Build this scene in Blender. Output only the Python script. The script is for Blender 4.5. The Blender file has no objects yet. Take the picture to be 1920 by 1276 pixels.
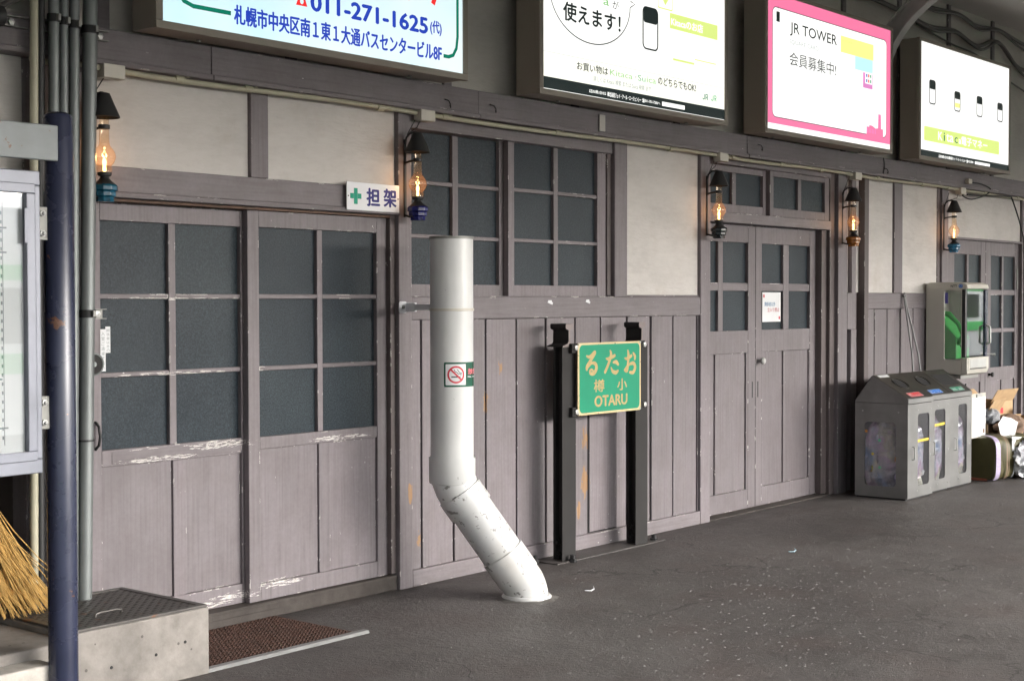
import bpy, math, random
from mathutils import Vector, Matrix
R = math.radians
random.seed(7)
S = bpy.context.scene
COL = S.collection

# ------------------------------------------------------------------ camera
cam_d = bpy.data.cameras.new('camera')
cam_d.sensor_fit = 'HORIZONTAL'; cam_d.sensor_width = 36.0; cam_d.lens = 51.4
cam_d.clip_start = 0.05; cam_d.clip_end = 600
cam = bpy.data.objects.new('camera', cam_d); COL.objects.link(cam)
yaw, pitch, roll = R(50.308), R(1.558), R(-0.1126)
F = Vector((math.sin(yaw), math.cos(yaw), 0)); RT = Vector((math.cos(yaw), -math.sin(yaw), 0)); UP = Vector((0, 0, 1))
F2 = F*math.cos(pitch) - UP*math.sin(pitch); U2 = UP*math.cos(pitch) + F*math.sin(pitch)
R3 = RT*math.cos(roll) + U2*math.sin(roll); U3 = U2*math.cos(roll) - RT*math.sin(roll)
m = Matrix((( R3.x, U3.x, -F2.x, 0.0), (R3.y, U3.y, -F2.y, -5.278), (R3.z, U3.z, -F2.z, 1.5), (0, 0, 0, 1)))
cam.matrix_world = m
S.camera = cam

# ------------------------------------------------------------------ sky, sun, exposure
SUN_EL, SUN_AZ = R(20), R(158)      # azimuth measured from +Y towards +X
w = bpy.data.worlds.new('World'); S.world = w; w.use_nodes = True
wn = w.node_tree.nodes; wl = w.node_tree.links
bg = wn['Background']; bg.inputs['Strength'].default_value = 0.15
sky = wn.new('ShaderNodeTexSky'); sky.sky_type = 'NISHITA'; sky.sun_disc = False
sky.sun_elevation = SUN_EL; sky.sun_rotation = SUN_AZ
sky.air_density = 1.0; sky.dust_density = 4.0; sky.ozone_density = 1.0
hs = wn.new('ShaderNodeHueSaturation'); hs.inputs['Saturation'].default_value = 0.25
wl.new(sky.outputs[0], hs.inputs['Color']); wl.new(hs.outputs[0], bg.inputs['Color'])
sun_d = bpy.data.lights.new('sun', 'SUN'); sun_d.energy = .5; sun_d.angle = R(160); sun_d.color = (1, .99, .98)
sun = bpy.data.objects.new('sun', sun_d); COL.objects.link(sun)
sd = Vector((math.sin(SUN_AZ)*math.cos(SUN_EL), math.cos(SUN_AZ)*math.cos(SUN_EL), math.sin(SUN_EL)))
sun.rotation_euler = sd.to_track_quat('Z', 'Y').to_euler(); sun.location = sd*40
S.view_settings.view_transform = 'Standard'; S.view_settings.look = 'None'
S.view_settings.exposure = 2.74; S.view_settings.gamma = 1.0; S.view_settings.use_curve_mapping = False
S.cycles.max_bounces = 10; S.cycles.diffuse_bounces = 5; S.cycles.glossy_bounces = 4
S.cycles.transparent_max_bounces = 12; S.cycles.transmission_bounces = 6
S.cycles.caustics_reflective = False; S.cycles.caustics_refractive = False
S.cycles.sample_clamp_indirect = 4.0
S.cycles.use_denoising = True
try: S.cycles.denoiser = 'OPENIMAGEDENOISE'
except Exception: pass
EXPK = 2 ** -S.view_settings.exposure     # what a white pixel needs as emission

# ------------------------------------------------------------------ node helpers
class NT:
    def __init__(s, name):
        s.m = bpy.data.materials.new(name); s.m.use_nodes = True
        s.t = s.m.node_tree; s.n = s.t.nodes; s.l = s.t.links
        s.b = s.n['Principled BSDF']; s.out = s.n['Material Output']
        s._co = None
    def node(s, ty, **k):
        x = s.n.new(ty)
        for a, v in k.items(): setattr(x, a, v)
        return x
    def co(s, scale=(1, 1, 1)):
        if s._co is None: s._co = s.node('ShaderNodeTexCoord')
        mp = s.node('ShaderNodeMapping'); mp.inputs['Scale'].default_value = scale
        s.l.new(s._co.outputs['Object'], mp.inputs['Vector']); return mp.outputs[0]
    def noise(s, scale, detail=4, rough=.55, vec=(1, 1, 1), dist=0):
        x = s.node('ShaderNodeTexNoise'); x.inputs['Scale'].default_value = scale
        x.inputs['Detail'].default_value = detail; x.inputs['Roughness'].default_value = rough
        x.inputs['Distortion'].default_value = dist
        s.l.new(s.co(vec), x.inputs['Vector']); return x.outputs['Fac']
    def ramp(s, fac, stops):
        r = s.node('ShaderNodeValToRGB'); e = r.color_ramp.elements
        while len(e) > 1: e.remove(e[-1])
        e[0].position = stops[0][0]; e[0].color = col4(stops[0][1])
        for p, c in stops[1:]:
            q = e.new(p); q.color = col4(c)
        s.l.new(fac, r.inputs[0]); return r.outputs[0]
    def mix(s, fac, a, b, mode='MIX'):
        x = s.node('ShaderNodeMix'); x.data_type = 'RGBA'; x.blend_type = mode
        s.put(x.inputs[0], fac); s.put(x.inputs[6], a); s.put(x.inputs[7], b); return x.outputs[2]
    def math(s, op, a, b=0.0, clamp=False):
        x = s.node('ShaderNodeMath'); x.operation = op; x.use_clamp = clamp
        s.put(x.inputs[0], a); s.put(x.inputs[1], b); return x.outputs[0]
    def put(s, inp, v):
        if hasattr(v, 'links') or hasattr(v, 'is_linked'): s.l.new(v, inp)
        elif isinstance(v, (tuple, list)) : inp.default_value = col4(v) if len(inp.default_value) == 4 else v
        else: inp.default_value = v
    def bump(s, h, strength=.2, dist=.005, nrm=None):
        x = s.node('ShaderNodeBump'); x.inputs['Strength'].default_value = strength; x.inputs['Distance'].default_value = dist
        s.l.new(h, x.inputs['Height'])
        if nrm is not None: s.l.new(nrm, x.inputs['Normal'])
        return x.outputs[0]
    def fin(s, color=None, rough=None, metal=None, normal=None, spec=None):
        b = s.b
        if color is not None: s.put(b.inputs['Base Color'], color)
        if rough is not None: s.put(b.inputs['Roughness'], rough)
        if metal is not None: s.put(b.inputs['Metallic'], metal)
        if spec is not None: s.put(b.inputs['Specular IOR Level'], spec)
        if normal is not None: s.l.new(normal, b.inputs['Normal'])
        return s.m
def col4(c):
    if isinstance(c, (int, float)): return (c, c, c, 1)
    return tuple(c) if len(c) == 4 else (*c, 1)

def plain(name, c, rough=.5, metal=0, var=.12, scale=9, bump=.0, spec=.5):
    t = NT(name); n = t.noise(scale, 5)
    lo = tuple(x*(1-var) for x in c); hi = tuple(min(1, x*(1+var)) for x in c)
    colr = t.ramp(n, [(.3, lo), (.7, hi)])
    nm = t.bump(t.noise(scale*6, 3), bump, .002) if bump else None
    rr = t.math('ADD', t.math('MULTIPLY', n, .18), rough-.09)
    return t.fin(colr, rr, metal, nm, spec)

def painted(name, c, horiz=False, chips=1.0, peel=(), worn=()):
    t = NT(name)
    g = (3, 70, 70) if horiz else (70, 70, 2.2)
    big = t.noise(1.6, 4); mid = t.noise(7, 5); grain = t.noise(1, 4, .6, g)
    base = t.ramp(big, [(.25, tuple(x*.90 for x in c)), (.75, tuple(x*1.09 for x in c))])
    dirt = t.ramp(mid, [(.32, (.80, .77, .75)), (.6, (1, 1, 1))])
    base = t.mix(.55, base, dirt, 'MULTIPLY')
    gr = t.ramp(grain, [(.30, (.78, .77, .76)), (.5, (.97, .97, .97)), (.68, (1.06, 1.06, 1.06))])
    base = t.mix(.85, base, gr, 'MULTIPLY')
    fl = t.noise(55, 4, .7); base = t.mix(.5, base, t.ramp(fl, [(.3, (.84, .83, .84)), (.6, (1.06, 1.06, 1.06))]), 'MULTIPLY')
    oi = t.node('ShaderNodeObjectInfo'); base = t.mix(.9, base, t.ramp(oi.outputs['Random'], [(0, (.88, .875, .88)), (.5, (1, 1, 1)), (1, (1.10, 1.085, 1.10))]), 'MULTIPLY')
    stn = t.noise(2.4, 6, .72, (1, 1, .5)); base = t.mix(t.math('MULTIPLY', t.math('SUBTRACT', stn, .53, True), 1.5), base, tuple(x*.55 for x in c))
    # worn edges and knocks: white undercoat showing
    bv = t.node('ShaderNodeBevel'); bv.samples = 3; bv.inputs['Radius'].default_value = .007
    ge = t.node('ShaderNodeNewGeometry')
    dp = t.node('ShaderNodeVectorMath', operation='DOT_PRODUCT')
    t.l.new(bv.outputs[0], dp.inputs[0]); t.l.new(ge.outputs['Normal'], dp.inputs[1])
    edge = t.math('LESS_THAN', dp.outputs['Value'], .985)
    cn = t.noise(16, 6, .62, (1, 1, 1) if not horiz else (.35, 1, 1))
    ch1 = t.math('MULTIPLY', edge, t.math('GREATER_THAN', cn, .635 - .02*chips))
    cs = t.noise(60, 4, .6, (1, 1, .35) if not horiz else (.3, 1, 1))
    zone = t.math('GREATER_THAN', t.noise(3.1, 3), .52)
    ch2 = t.math('MULTIPLY', t.math('GREATER_THAN', cs, .735 - .012*chips), zone)
    chip = t.math('MAXIMUM', ch1, ch2)
    def zone_mask(spots):
        tot = None
        for (x, z, rx, rz) in spots:
            d = t.node('ShaderNodeVectorMath', operation='SUBTRACT'); t.l.new(ge.outputs['Position'], d.inputs[0]); d.inputs[1].default_value = (x, 0, z)
            q = t.node('ShaderNodeVectorMath', operation='MULTIPLY'); t.l.new(d.outputs[0], q.inputs[0]); q.inputs[1].default_value = (1/rx, 0, 1/rz)
            ln = t.node('ShaderNodeVectorMath', operation='LENGTH'); t.l.new(q.outputs[0], ln.inputs[0])
            v = t.math('SUBTRACT', 1.0, ln.outputs['Value'], True)
            tot = v if tot is None else t.math('MAXIMUM', tot, v)
        return tot
    if worn:
        wn_ = t.noise(48, 6, .72, (.28, 1, 2.6)); wm = t.math('GREATER_THAN', t.math('MULTIPLY', zone_mask(worn), wn_), .31)
        wm = t.math('MULTIPLY', wm, t.math('GREATER_THAN', t.noise(95, 5, .7, (.22, 1, 2)), .51))
        chip = t.math('MAXIMUM', chip, wm)
    base = t.mix(chip, base, t.ramp(cs, [(.4, (.55, .52, .49)), (.7, (.70, .68, .66))]))
    h = t.math('ADD', t.math('MULTIPLY', grain, .5), t.math('MULTIPLY', chip, -.6))
    if peel:   # bare orange timber where the paint has come off
        tot = zone_mask(peel)
        pn = t.noise(48, 6, .75, (1, 1, .3))
        pm = t.math('GREATER_THAN', t.math('MULTIPLY', tot, pn), .36)
        wood = t.ramp(grain, [(.3, (.24, .135, .07)), (.7, (.36, .22, .115))])
        base = t.mix(pm, base, wood); h = t.math('SUBTRACT', h, t.math('MULTIPLY', pm, .5))
    return t.fin(base, t.math('ADD', t.math('MULTIPLY', mid, .25), .42), 0, t.bump(h, .35, .0025), .35)

PAINT = (.192, .171, .182)
PEEL = [(7.055, .40, .11, .30), (7.06, .66, .10, .22), (6.14, .93, .08, .16), (5.52, .50, .06, .14), (6.27, 1.13, .06, .14), (5.60, .24, .05, .14), (7.00, .24, .07, .14)]
WORN = [(4.33, .838, .42, .045), (4.0, .80, .5, .03), (4.40, .12, .32, .05), (4.25, .10, .4, .03), (4.0, 1.512, .5, .016), (4.3, 1.51, .4, .016), (4.1, 1.178, .7, .018), (5.05, .82, .5, .03), (4.68, .15, .3, .05)]
M = {}
M['paint'] = painted('mauve_paint_vertical', PAINT, peel=PEEL, worn=WORN)
M['paint_h'] = painted('mauve_paint_horizontal', PAINT, True)
M['paint_worn'] = painted('mauve_paint_worn_rail', PAINT, True, 3.0, worn=WORN)
M['paint_shaded'] = painted('mauve_paint_shaded', (.13, .108, .108))  # shade of jambs and side strips put into the colour, a darker mauve
M['paint_old'] = painted('dark_old_timber', (.07, .058, .052))

def plaster(name, c):
    t = NT(name)
    a = t.noise(2.1, 6, .65, (1, 1, 1.8)); b = t.noise(26, 5, .65, (.45, 1, 1.7)); sp = t.noise(70, 2)
    base = t.ramp(a, [(.28, tuple(x*.86 for x in c)), (.5, c), (.72, tuple(min(1, x*1.07) for x in c))])
    base = t.mix(.5, base, t.ramp(b, [(.3, (.90, .89, .88)), (.6, (1.02, 1.02, 1.02))]), 'MULTIPLY')
    st = t.noise(3.5, 6, .7, (1, 1, .8)); base = t.mix(t.math('MULTIPLY', t.math('SUBTRACT', st, .56, True), 1.6), base, (.40, .34, .28))
    dots = t.math('GREATER_THAN', sp, .78); base = t.mix(t.math('MULTIPLY', dots, .45), base, (.22, .19, .17))
    h = t.math('ADD', b, t.math('MULTIPLY', t.noise(7, 5, .6, (.3, 1, 2.2)), 1.3))
    return t.fin(base, .75, 0, t.bump(h, .5, .008), .3)
M['plaster'] = plaster('aged_cream_plaster', (.56, .535, .515))
M['plaster_hi'] = plaster('grey_upper_plaster', (.50, .475, .44))

def glass_frosted():
    t = NT('dark_frosted_glass')
    a = t.noise(1.6, 3); f = t.noise(130, 3, .6); oi = t.node('ShaderNodeObjectInfo')
    c = t.ramp(a, [(.3, (.027, .035, .044)), (.7, (.039, .050, .060))])
    c = t.mix(.8, c, t.ramp(oi.outputs['Random'], [(0, (.82, .86, .88)), (.5, (1, 1, 1)), (1, (1.14, 1.16, 1.12))]), 'MULTIPLY')
    c = t.mix(.8, c, t.ramp(f, [(.32, (.45, .5, .5)), (.55, (1, 1, 1)), (.72, (1.6, 1.6, 1.6))]), 'MULTIPLY')
    sm = t.noise(6, 5, .65, (1, 1, .35)); c = t.mix(t.math('MULTIPLY', t.math('SUBTRACT', sm, .55, True), .5), c, (.10, .11, .11))
    return t.fin(c, t.math('ADD', t.math('MULTIPLY', sm, .3), .22), 0, t.bump(f, .45, .002), .13)
M['pane'] = glass_frosted()

def asphalt():
    t = NT('worn_dark_asphalt')
    a = t.noise(.55, 5, .6); b = t.noise(5, 6, .65); c = t.noise(160, 3, .6); d = t.noise(38, 4, .6)
    base = t.ramp(a, [(.3, (.064, .060, .059)), (.5, (.090, .085, .083)), (.72, (.128, .123, .120))])
    base = t.mix(.7, base, t.ramp(b, [(.28, (.62, .56, .54)), (.5, (1, .97, .96)), (.75, (1.28, 1.25, 1.22))]), 'MULTIPLY')
    base = t.mix(.75, base, t.ramp(c, [(.3, (.45, .42, .42)), (.52, (1, 1, 1)), (.70, (1.9, 1.86, 1.82))]), 'MULTIPLY')
    rust = t.math('MULTIPLY', t.math('SUBTRACT', t.noise(1.7, 5, .6), .5, True), 1.9)
    blot = t.math('MULTIPLY', t.math('SUBTRACT', t.noise(2.6, 6, .7, (1, 1.6, 1)), .55, True), 2.5); base = t.mix(blot, base, (.035, .031, .030))
    base = t.mix(rust, base, (.085, .060, .054))
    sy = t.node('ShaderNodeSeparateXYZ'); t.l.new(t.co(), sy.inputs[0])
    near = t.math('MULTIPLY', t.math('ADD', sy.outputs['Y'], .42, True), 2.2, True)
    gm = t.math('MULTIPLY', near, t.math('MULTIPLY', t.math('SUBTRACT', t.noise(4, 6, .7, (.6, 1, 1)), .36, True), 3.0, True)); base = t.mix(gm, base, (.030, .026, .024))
    # pale worn streaks where people walk, running along the platform
    ss = t.noise(1, 5, .6, (1.2, 7, 1)); base = t.mix(t.math('MULTIPLY', t.math('SUBTRACT', ss, .52, True), 1.3), base, (.15, .145, .14))
    # fine cracks
    v = t.node('ShaderNodeTexVoronoi', feature='DISTANCE_TO_EDGE'); v.inputs['Scale'].default_value = .8
    wv = t.node('ShaderNodeVectorMath', operation='ADD'); t.l.new(t.co(), wv.inputs[0])
    nn = t.node('ShaderNodeTexNoise'); nn.inputs['Scale'].default_value = 2.5; nn.inputs['Detail'].default_value = 6
    t.l.new(t.co(), nn.inputs['Vector']); sc = t.node('ShaderNodeVectorMath', operation='SCALE'); sc.inputs['Scale'].default_value = .5
    t.l.new(nn.outputs['Color'], sc.inputs[0]); t.l.new(sc.outputs[0], wv.inputs[1]); t.l.new(wv.outputs[0], v.inputs['Vector'])
    crack = t.math('MULTIPLY', t.math('LESS_THAN', v.outputs['Distance'], .004), t.math('GREATER_THAN', t.noise(.9, 3), .53))
    base = t.mix(t.math('MULTIPLY', crack, .55), base, (.02, .018, .017))
    h = t.math('ADD', t.math('MULTIPLY', b, 1.6), t.math('ADD', t.math('MULTIPLY', d, .8), t.math('MULTIPLY', c, .45)))
    h = t.math('SUBTRACT', h, t.math('MULTIPLY', crack, .5))
    return t.fin(base, t.math('ADD', t.math('MULTIPLY', b, .35), .42), 0, t.bump(h, .75, .008), .45)
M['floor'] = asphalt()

def concrete(name, c):
    t = NT(name)
    a = t.noise(3.2, 6, .62); b = t.noise(17, 5, .65); f = t.noise(120, 3)
    base = t.ramp(a, [(.28, tuple(x*.60 for x in c)), (.5, c), (.72, tuple(min(1, x*1.35) for x in c))])
    base = t.mix(.6, base, t.ramp(b, [(.3, (.72, .69, .66)), (.6, (1.08, 1.07, 1.05))]), 'MULTIPLY')
    v = t.node('ShaderNodeTexVoronoi'); v.inputs['Scale'].default_value = 16; t.l.new(t.co(), v.inputs['Vector'])
    pit = t.math('MULTIPLY', t.math('LESS_THAN', v.outputs['Distance'], .10), t.math('GREATER_THAN', t.noise(6, 2), .52))
    base = t.mix(t.math('MULTIPLY', pit, .7), base, (.06, .055, .05))
    h = t.math('SUBTRACT', t.math('ADD', b, t.math('MULTIPLY', f, .4)), t.math('MULTIPLY', pit, 1.2))
    return t.fin(base, .82, 0, t.bump(h, .4, .004), .3)
M['concrete'] = concrete('rough_cast_concrete', (.215, .20, .188))
M['concrete_pale'] = concrete('pale_concrete', (.44, .42, .39))
M['sill'] = concrete('dirty_door_sill', (.062, .054, .050))
M['kerb'] = concrete('dark_kerb_concrete', (.085, .076, .07))

def metal_plain(name, c, rough=.45, metal=.85, rust=0.0, brushed=None):
    t = NT(name)
    a = t.noise(6, 5); base = t.ramp(a, [(.3, tuple(x*.82 for x in c)), (.7, tuple(min(1, x*1.1) for x in c))])
    if rust:
        r = t.noise(11, 6, .65); mk = t.math('GREATER_THAN', r, .66 - rust*.1)
        base = t.mix(t.math('MULTIPLY', mk, .8), base, (.16, .075, .04))
    nm = None
    if brushed:
        g = t.noise(1, 3, .5, brushed); nm = t.bump(g, .06, .001)
        base = t.mix(.25, base, t.ramp(g, [(.3, (.8, .8, .8)), (.7, (1, 1, 1))]), 'MULTIPLY')
    return t.fin(base, t.math('ADD', t.math('MULTIPLY', a, .22), rough-.1), metal, nm)
M['galv'] = metal_plain('galvanised_conduit', (.19, .205, .205), .48, .5)
M['steel'] = metal_plain('brushed_stainless', (.23, .228, .225), .40, .5, 0, (2, 2, 160))
M['zinc'] = metal_plain('zinc_strut', (.25, .25, .235), .5, .3, .0)
M['chrome'] = metal_plain('bright_bolt', (.46, .46, .45), .35, .35)
M['blackiron'] = metal_plain('black_iron', (.022, .022, .023), .5, .3)
M['railsteel'] = metal_plain('old_painted_rail', (.011, .0095, .0095), .75, .0, .0)
M['railcut'] = metal_plain('rail_end_paint', (.20, .165, .16), .55, .1, .0)
M['frame_grey'] = metal_plain('grey_blue_painted_frame', (.20, .21, .25), .4, .25)
M['plate_grey'] = metal_plain('grey_header_plate', (.21, .23, .24), .5, .1, .15)
M['bluepole'] = metal_plain('dark_blue_gloss_pole', (.024, .029, .060), .26, .05, .1)
M['boxframe'] = plain('beige_metal_housing', (.29, .255, .215), .5, .0, .06, 3)
M['cream'] = plain('cream_conduit_paint', (.40, .38, .285), .45)
M['cream_box'] = plain('cream_plastic', (.52, .49, .43), .45, 0, .05)
M['black'] = plain('black_rubber', (.015, .015, .016), .55)
M['cable'] = plain('grey_cable', (.085, .078, .074), .6)
M['pvc'] = None
def pvc():
    t = NT('white_plastic_pipe')
    a = t.noise(3, 4); base = t.ramp(a, [(.3, (.55, .555, .56)), (.7, (.65, .65, .645))])
    yz = t.noise(4.5, 4, .6); low = t.node('ShaderNodeSeparateXYZ'); t.l.new(t.co(), low.inputs[0])
    z = t.math('SUBTRACT', .75, low.outputs['Z'], True)
    base = t.mix(t.math('MULTIPLY', t.math('MULTIPLY', z, 1.3, True), t.math('SUBTRACT', yz, .42, True)), base, (.42, .33, .22))
    sc = t.noise(30, 5, .6, (1, 1, .5)); k1 = t.math('GREATER_THAN', sc, .715)
    k2 = t.math('MULTIPLY', t.math('GREATER_THAN', t.noise(26, 5, .65, (1, .6, 1)), .615), t.math('GREATER_THAN', z, .12))
    k = t.math('MAXIMUM', k1, k2); base = t.mix(t.math('MULTIPLY', k, .75), base, (.12, .11, .10))
    return t.fin(base, .32, 0, t.bump(a, .05, .004), .5)
M['pvc'] = pvc()
def simple(name, c, rough=.5, metal=0.0, spec=.5):
    t = NT(name); return t.fin(c, rough, metal, None, spec)
M['green_board'] = plain('green_enamel', (.012, .25, .14), .5, 0, .07, 5, 0, .2)
M['gold'] = plain('gold_lettering', (.43, .34, .16), .6, 0, .12, 30, 0, .2)
def worn_edge():
    t = NT('worn_gold_edge'); n = t.noise(45, 5, .65); c = t.ramp(n, [(.40, (.58, .46, .24)), (.62, (.60, .48, .26)), (.66, (.09, .06, .045))])
    return t.fin(c, .5)
M['gold_edge'] = worn_edge()
M['white_enamel'] = plain('white_enamel', (.72, .73, .77), .3, 0, .03, 4, 0, .25)
M['ink_green'] = simple('green_ink', (.0, .28, .18), .4, 0, .2)
M['ink_blue'] = simple('navy_ink', (.018, .018, .17), .4, 0, .2)
M['ink_red'] = simple('red_ink', (.55, .03, .05), .35)
M['ink_black'] = simple('black_ink', (.02, .02, .022), .4)
M['ink_grey'] = simple('grey_ink', (.20, .22, .24), .5)
M['sticker_green'] = simple('dark_green_sticker', (.010, .085, .050), .25)
M['sticker_white'] = simple('white_sticker', (.70, .72, .74), .3)
M['paper'] = plain('white_paper', (.72, .73, .75), .7, 0, .03, 8)
M['cardboard'] = plain('brown_cardboard', (.50, .34, .19), .8, 0, .12, 12)
M['kraft'] = plain('brown_kraft_paper', (.20, .13, .09), .75, 0, .2, 12)
M['olive'] = plain('olive_printed_card', (.085, .075, .028), .5, 0, .15, 10)
M['lid_black'] = plain('black_textured_lid', (.030, .028, .025), .45, 0, .25, 30)
M['dark_inside'] = simple('dark_interior', (.012, .012, .013), .8)
M['phone_body'] = plain('warm_grey_plastic_housing', (.52, .50, .45), .42, 0, .04, 4)
M['phone_green'] = plain('green_telephone', (.045, .42, .085), .35, 0, .08, 6)
M['tread'] = metal_plain('checker_plate', (.085, .08, .075), .42, .5, .3)
M['mat'] = plain('brown_rubber_mat', (.060, .027, .018), .7, 0, .3, 30)
M['alu'] = metal_plain('aluminium_edge', (.22, .22, .22), .55, .3)
M['straw'] = plain('straw_bristles', (.50, .31, .10), .7, 0, .3, 20)
M['bamboo'] = plain('bamboo_handle', (.42, .31, .14), .5)
M['stone'] = plain('pale_stone_chip', (.21, .20, .195), .7, 0, .35, 60)
M['train_white'] = simple('white_train_paint', (.82, .83, .84), .35)
M['train_green'] = simple('green_train_stripe', (.05, .55, .12), .4)
M['train_glass'] = simple('dark_train_glass', (.02, .025, .03), .08)
M['ballast'] = plain('track_ballast', (.18, .155, .135), .9, 0, .4, 12, .6)
M['soffit'] = plain('grey_canopy_soffit', (.58, .56, .53), .8, 0, .05, 2)
M['tag_grey'] = plain('pale_plastic_tag', (.50, .47, .44), .5, 0, .04)

def clear(name, tint=(1, 1, 1), gloss=1.0, rough=.02, film=0.0, filmcol=(.8, .8, .8)):
    """thin clear sheet: see-through with a Fresnel reflection, optionally a milky film"""
    t = NT(name); t.n.remove(t.b)
    tr = t.node('ShaderNodeBsdfTransparent'); tr.inputs[0].default_value = col4(tint)
    gl = t.node('ShaderNodeBsdfGlossy'); gl.inputs['Roughness'].default_value = rough
    fr = t.node('ShaderNodeFresnel'); bf = t.node('ShaderNodeNewGeometry')
    t.l.new(t.math('SUBTRACT', 1.5, t.math('MULTIPLY', bf.outputs['Backfacing'], 1.5-1/1.5)), fr.inputs['IOR'])
    mx = t.node('ShaderNodeMixShader'); t.l.new(t.math('MULTIPLY', fr.outputs[0], gloss, True), mx.inputs[0])
    t.l.new(tr.outputs[0], mx.inputs[1]); t.l.new(gl.outputs[0], mx.inputs[2]); o = mx.outputs[0]
    if film:
        df = t.node('ShaderNodeBsdfDiffuse'); df.inputs[0].default_value = col4(filmcol)
        m2 = t.node('ShaderNodeMixShader'); n = t.noise(9, 5)
        t.l.new(t.math('MULTIPLY', n, film*2, True), m2.inputs[0]); t.l.new(o, m2.inputs[1]); t.l.new(df.outputs[0], m2.inputs[2]); o = m2.outputs[0]
    t.l.new(o, t.out.inputs[0]); return t.m
M['glass'] = clear('clear_lamp_glass', (.97, .97, .97), 1.2)
M['globe'] = clear('lamp_globe_glass', (.98, .90, .80), 1.2, .03, .05, (.9, .55, .28))
M['pane_clear'] = clear('clear_notice_glass', (.97, .98, .98), 2.6)
M['pane_smoke'] = clear('scuffed_acrylic', (.90, .91, .92), 1.2, .05, .03, (.5, .5, .55))
def bagfilm():
    t = NT('crumpled_milky_bag'); t.n.remove(t.b)
    n = t.noise(7, 5, .65, (1, 1, .5)); hue = t.noise(4, 2)
    c = t.ramp(hue, [(.32, (.30, .46, .78)), (.44, (.78, .76, .88)), (.54, (.74, .52, .72)), (.62, (.86, .80, .62)), (.70, (.85, .86, .88))])
    df = t.node('ShaderNodeBsdfDiffuse'); t.l.new(c, df.inputs[0]); tl = t.node('ShaderNodeBsdfTranslucent'); t.l.new(c, tl.inputs[0])
    m0 = t.node('ShaderNodeMixShader'); m0.inputs[0].default_value = .35; t.l.new(df.outputs[0], m0.inputs[1]); t.l.new(tl.outputs[0], m0.inputs[2])
    tr = t.node('ShaderNodeBsdfTransparent'); m1 = t.node('ShaderNodeMixShader'); t.l.new(t.ramp(n, [(.35, (.30,)*3), (.62, (.92,)*3)]), m1.inputs[0]); t.l.new(tr.outputs[0], m1.inputs[1]); t.l.new(m0.outputs[0], m1.inputs[2])
    gl = t.node('ShaderNodeBsdfGlossy'); gl.inputs['Roughness'].default_value = .15; t.l.new(t.bump(n, .8, .02), gl.inputs['Normal']); m2 = t.node('ShaderNodeMixShader'); m2.inputs[0].default_value = .16
    t.l.new(m1.outputs[0], m2.inputs[1]); t.l.new(gl.outputs[0], m2.inputs[2]); t.l.new(m2.outputs[0], t.out.inputs[0]); return t.m
M['plastic_bag'] = bagfilm()
def glowing(name, c, k):
    t = NT(name); t.n.remove(t.b); e = t.node('ShaderNodeEmission'); e.inputs[0].default_value = col4(c); e.inputs[1].default_value = k
    t.l.new(e.outputs[0], t.out.inputs[0]); return t.m
def backlit(name, c, k=1.0, var=None):
    t = NT(name); t.b.inputs['Base Color'].default_value = col4(tuple(x*.6 for x in c)); t.b.inputs['Roughness'].default_value = .25
    if var:
        n = t.noise(var[0], 3); cc = t.ramp(n, [(.3, c), (.7, var[1])]); t.l.new(cc, t.b.inputs['Emission Color'])
    else: t.b.inputs['Emission Color'].default_value = col4(c)
    t.b.inputs['Emission Strength'].default_value = EXPK*k; return t.m
M['bl_white'] = backlit('backlit_white', (1, 1, .97), 1.12)
M['bl_cyan'] = backlit('backlit_pale_cyan', (.60, .88, .96), .95, (1.6, (.86, .96, .97)))
M['bl_pink'] = backlit('backlit_pink', (.92, .20, .38), 1.0)
M['bl_lime'] = backlit('backlit_lime', (.70, .84, .24), 1.0)
M['bl_yellow'] = backlit('backlit_yellow', (.96, .93, .30), 1.0)
M['bl_lcyan'] = backlit('backlit_light_cyan', (.55, .90, .93), 1.0)
M['bl_magenta'] = backlit('backlit_magenta', (.80, .28, .62), .9)
M['bl_cream'] = backlit('backlit_cream', (.98, .98, .86), 1.1)
M['bl_blue'] = backlit('backlit_blue_ink', (.02, .06, .48), .9)
M['bl_dgreen'] = backlit('backlit_green_ink', (.0, .18, .11), .9)
M['bl_red'] = backlit('backlit_red_ink', (.85, .03, .03), 1.0)
M['bl_ink'] = backlit('backlit_dark_ink', (.012, .022, .022), .8)
M['bl_grey'] = backlit('backlit_grey_ink', (.35, .38, .38), 1.0)
M['bl_faint'] = backlit('backlit_faint_ink', (.78, .82, .80), 1.1)
M['bl_jgreen'] = backlit('backlit_leaf_green_ink', (.10, .42, .22), .9)
M['bl_palegreen'] = backlit('backlit_pale_green_ink', (.30, .62, .25), .8)
M['bulb'] = glowing('glowing_filament', (1.0, .60, .22), EXPK*7)
M['tip'] = glowing('glowing_tip', (1.0, .55, .18), EXPK*4)
FONTS = {'teal': (.006, .085, .145), 'navy': (.012, .014, .11), 'dark': (.010, .015, .018), 'amber': (.30, .105, .010), 'blue': (.008, .13, .26)}
for k, c in FONTS.items():
    t = NT('cut_glass_' + k); M['font_' + k] = t.fin(t.ramp(t.noise(30, 3), [(.35, tuple(x*.5 for x in c)), (.65, tuple(x*1.3 for x in c))]), .22, 0, None, .35)
for k, c in {'lab_red': (.62, .05, .06), 'lab_blue': (.03, .18, .62), 'lab_green': (.02, .28, .15)}.items(): M[k] = simple(k.replace('lab_', '') + '_label', c, .35)

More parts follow.
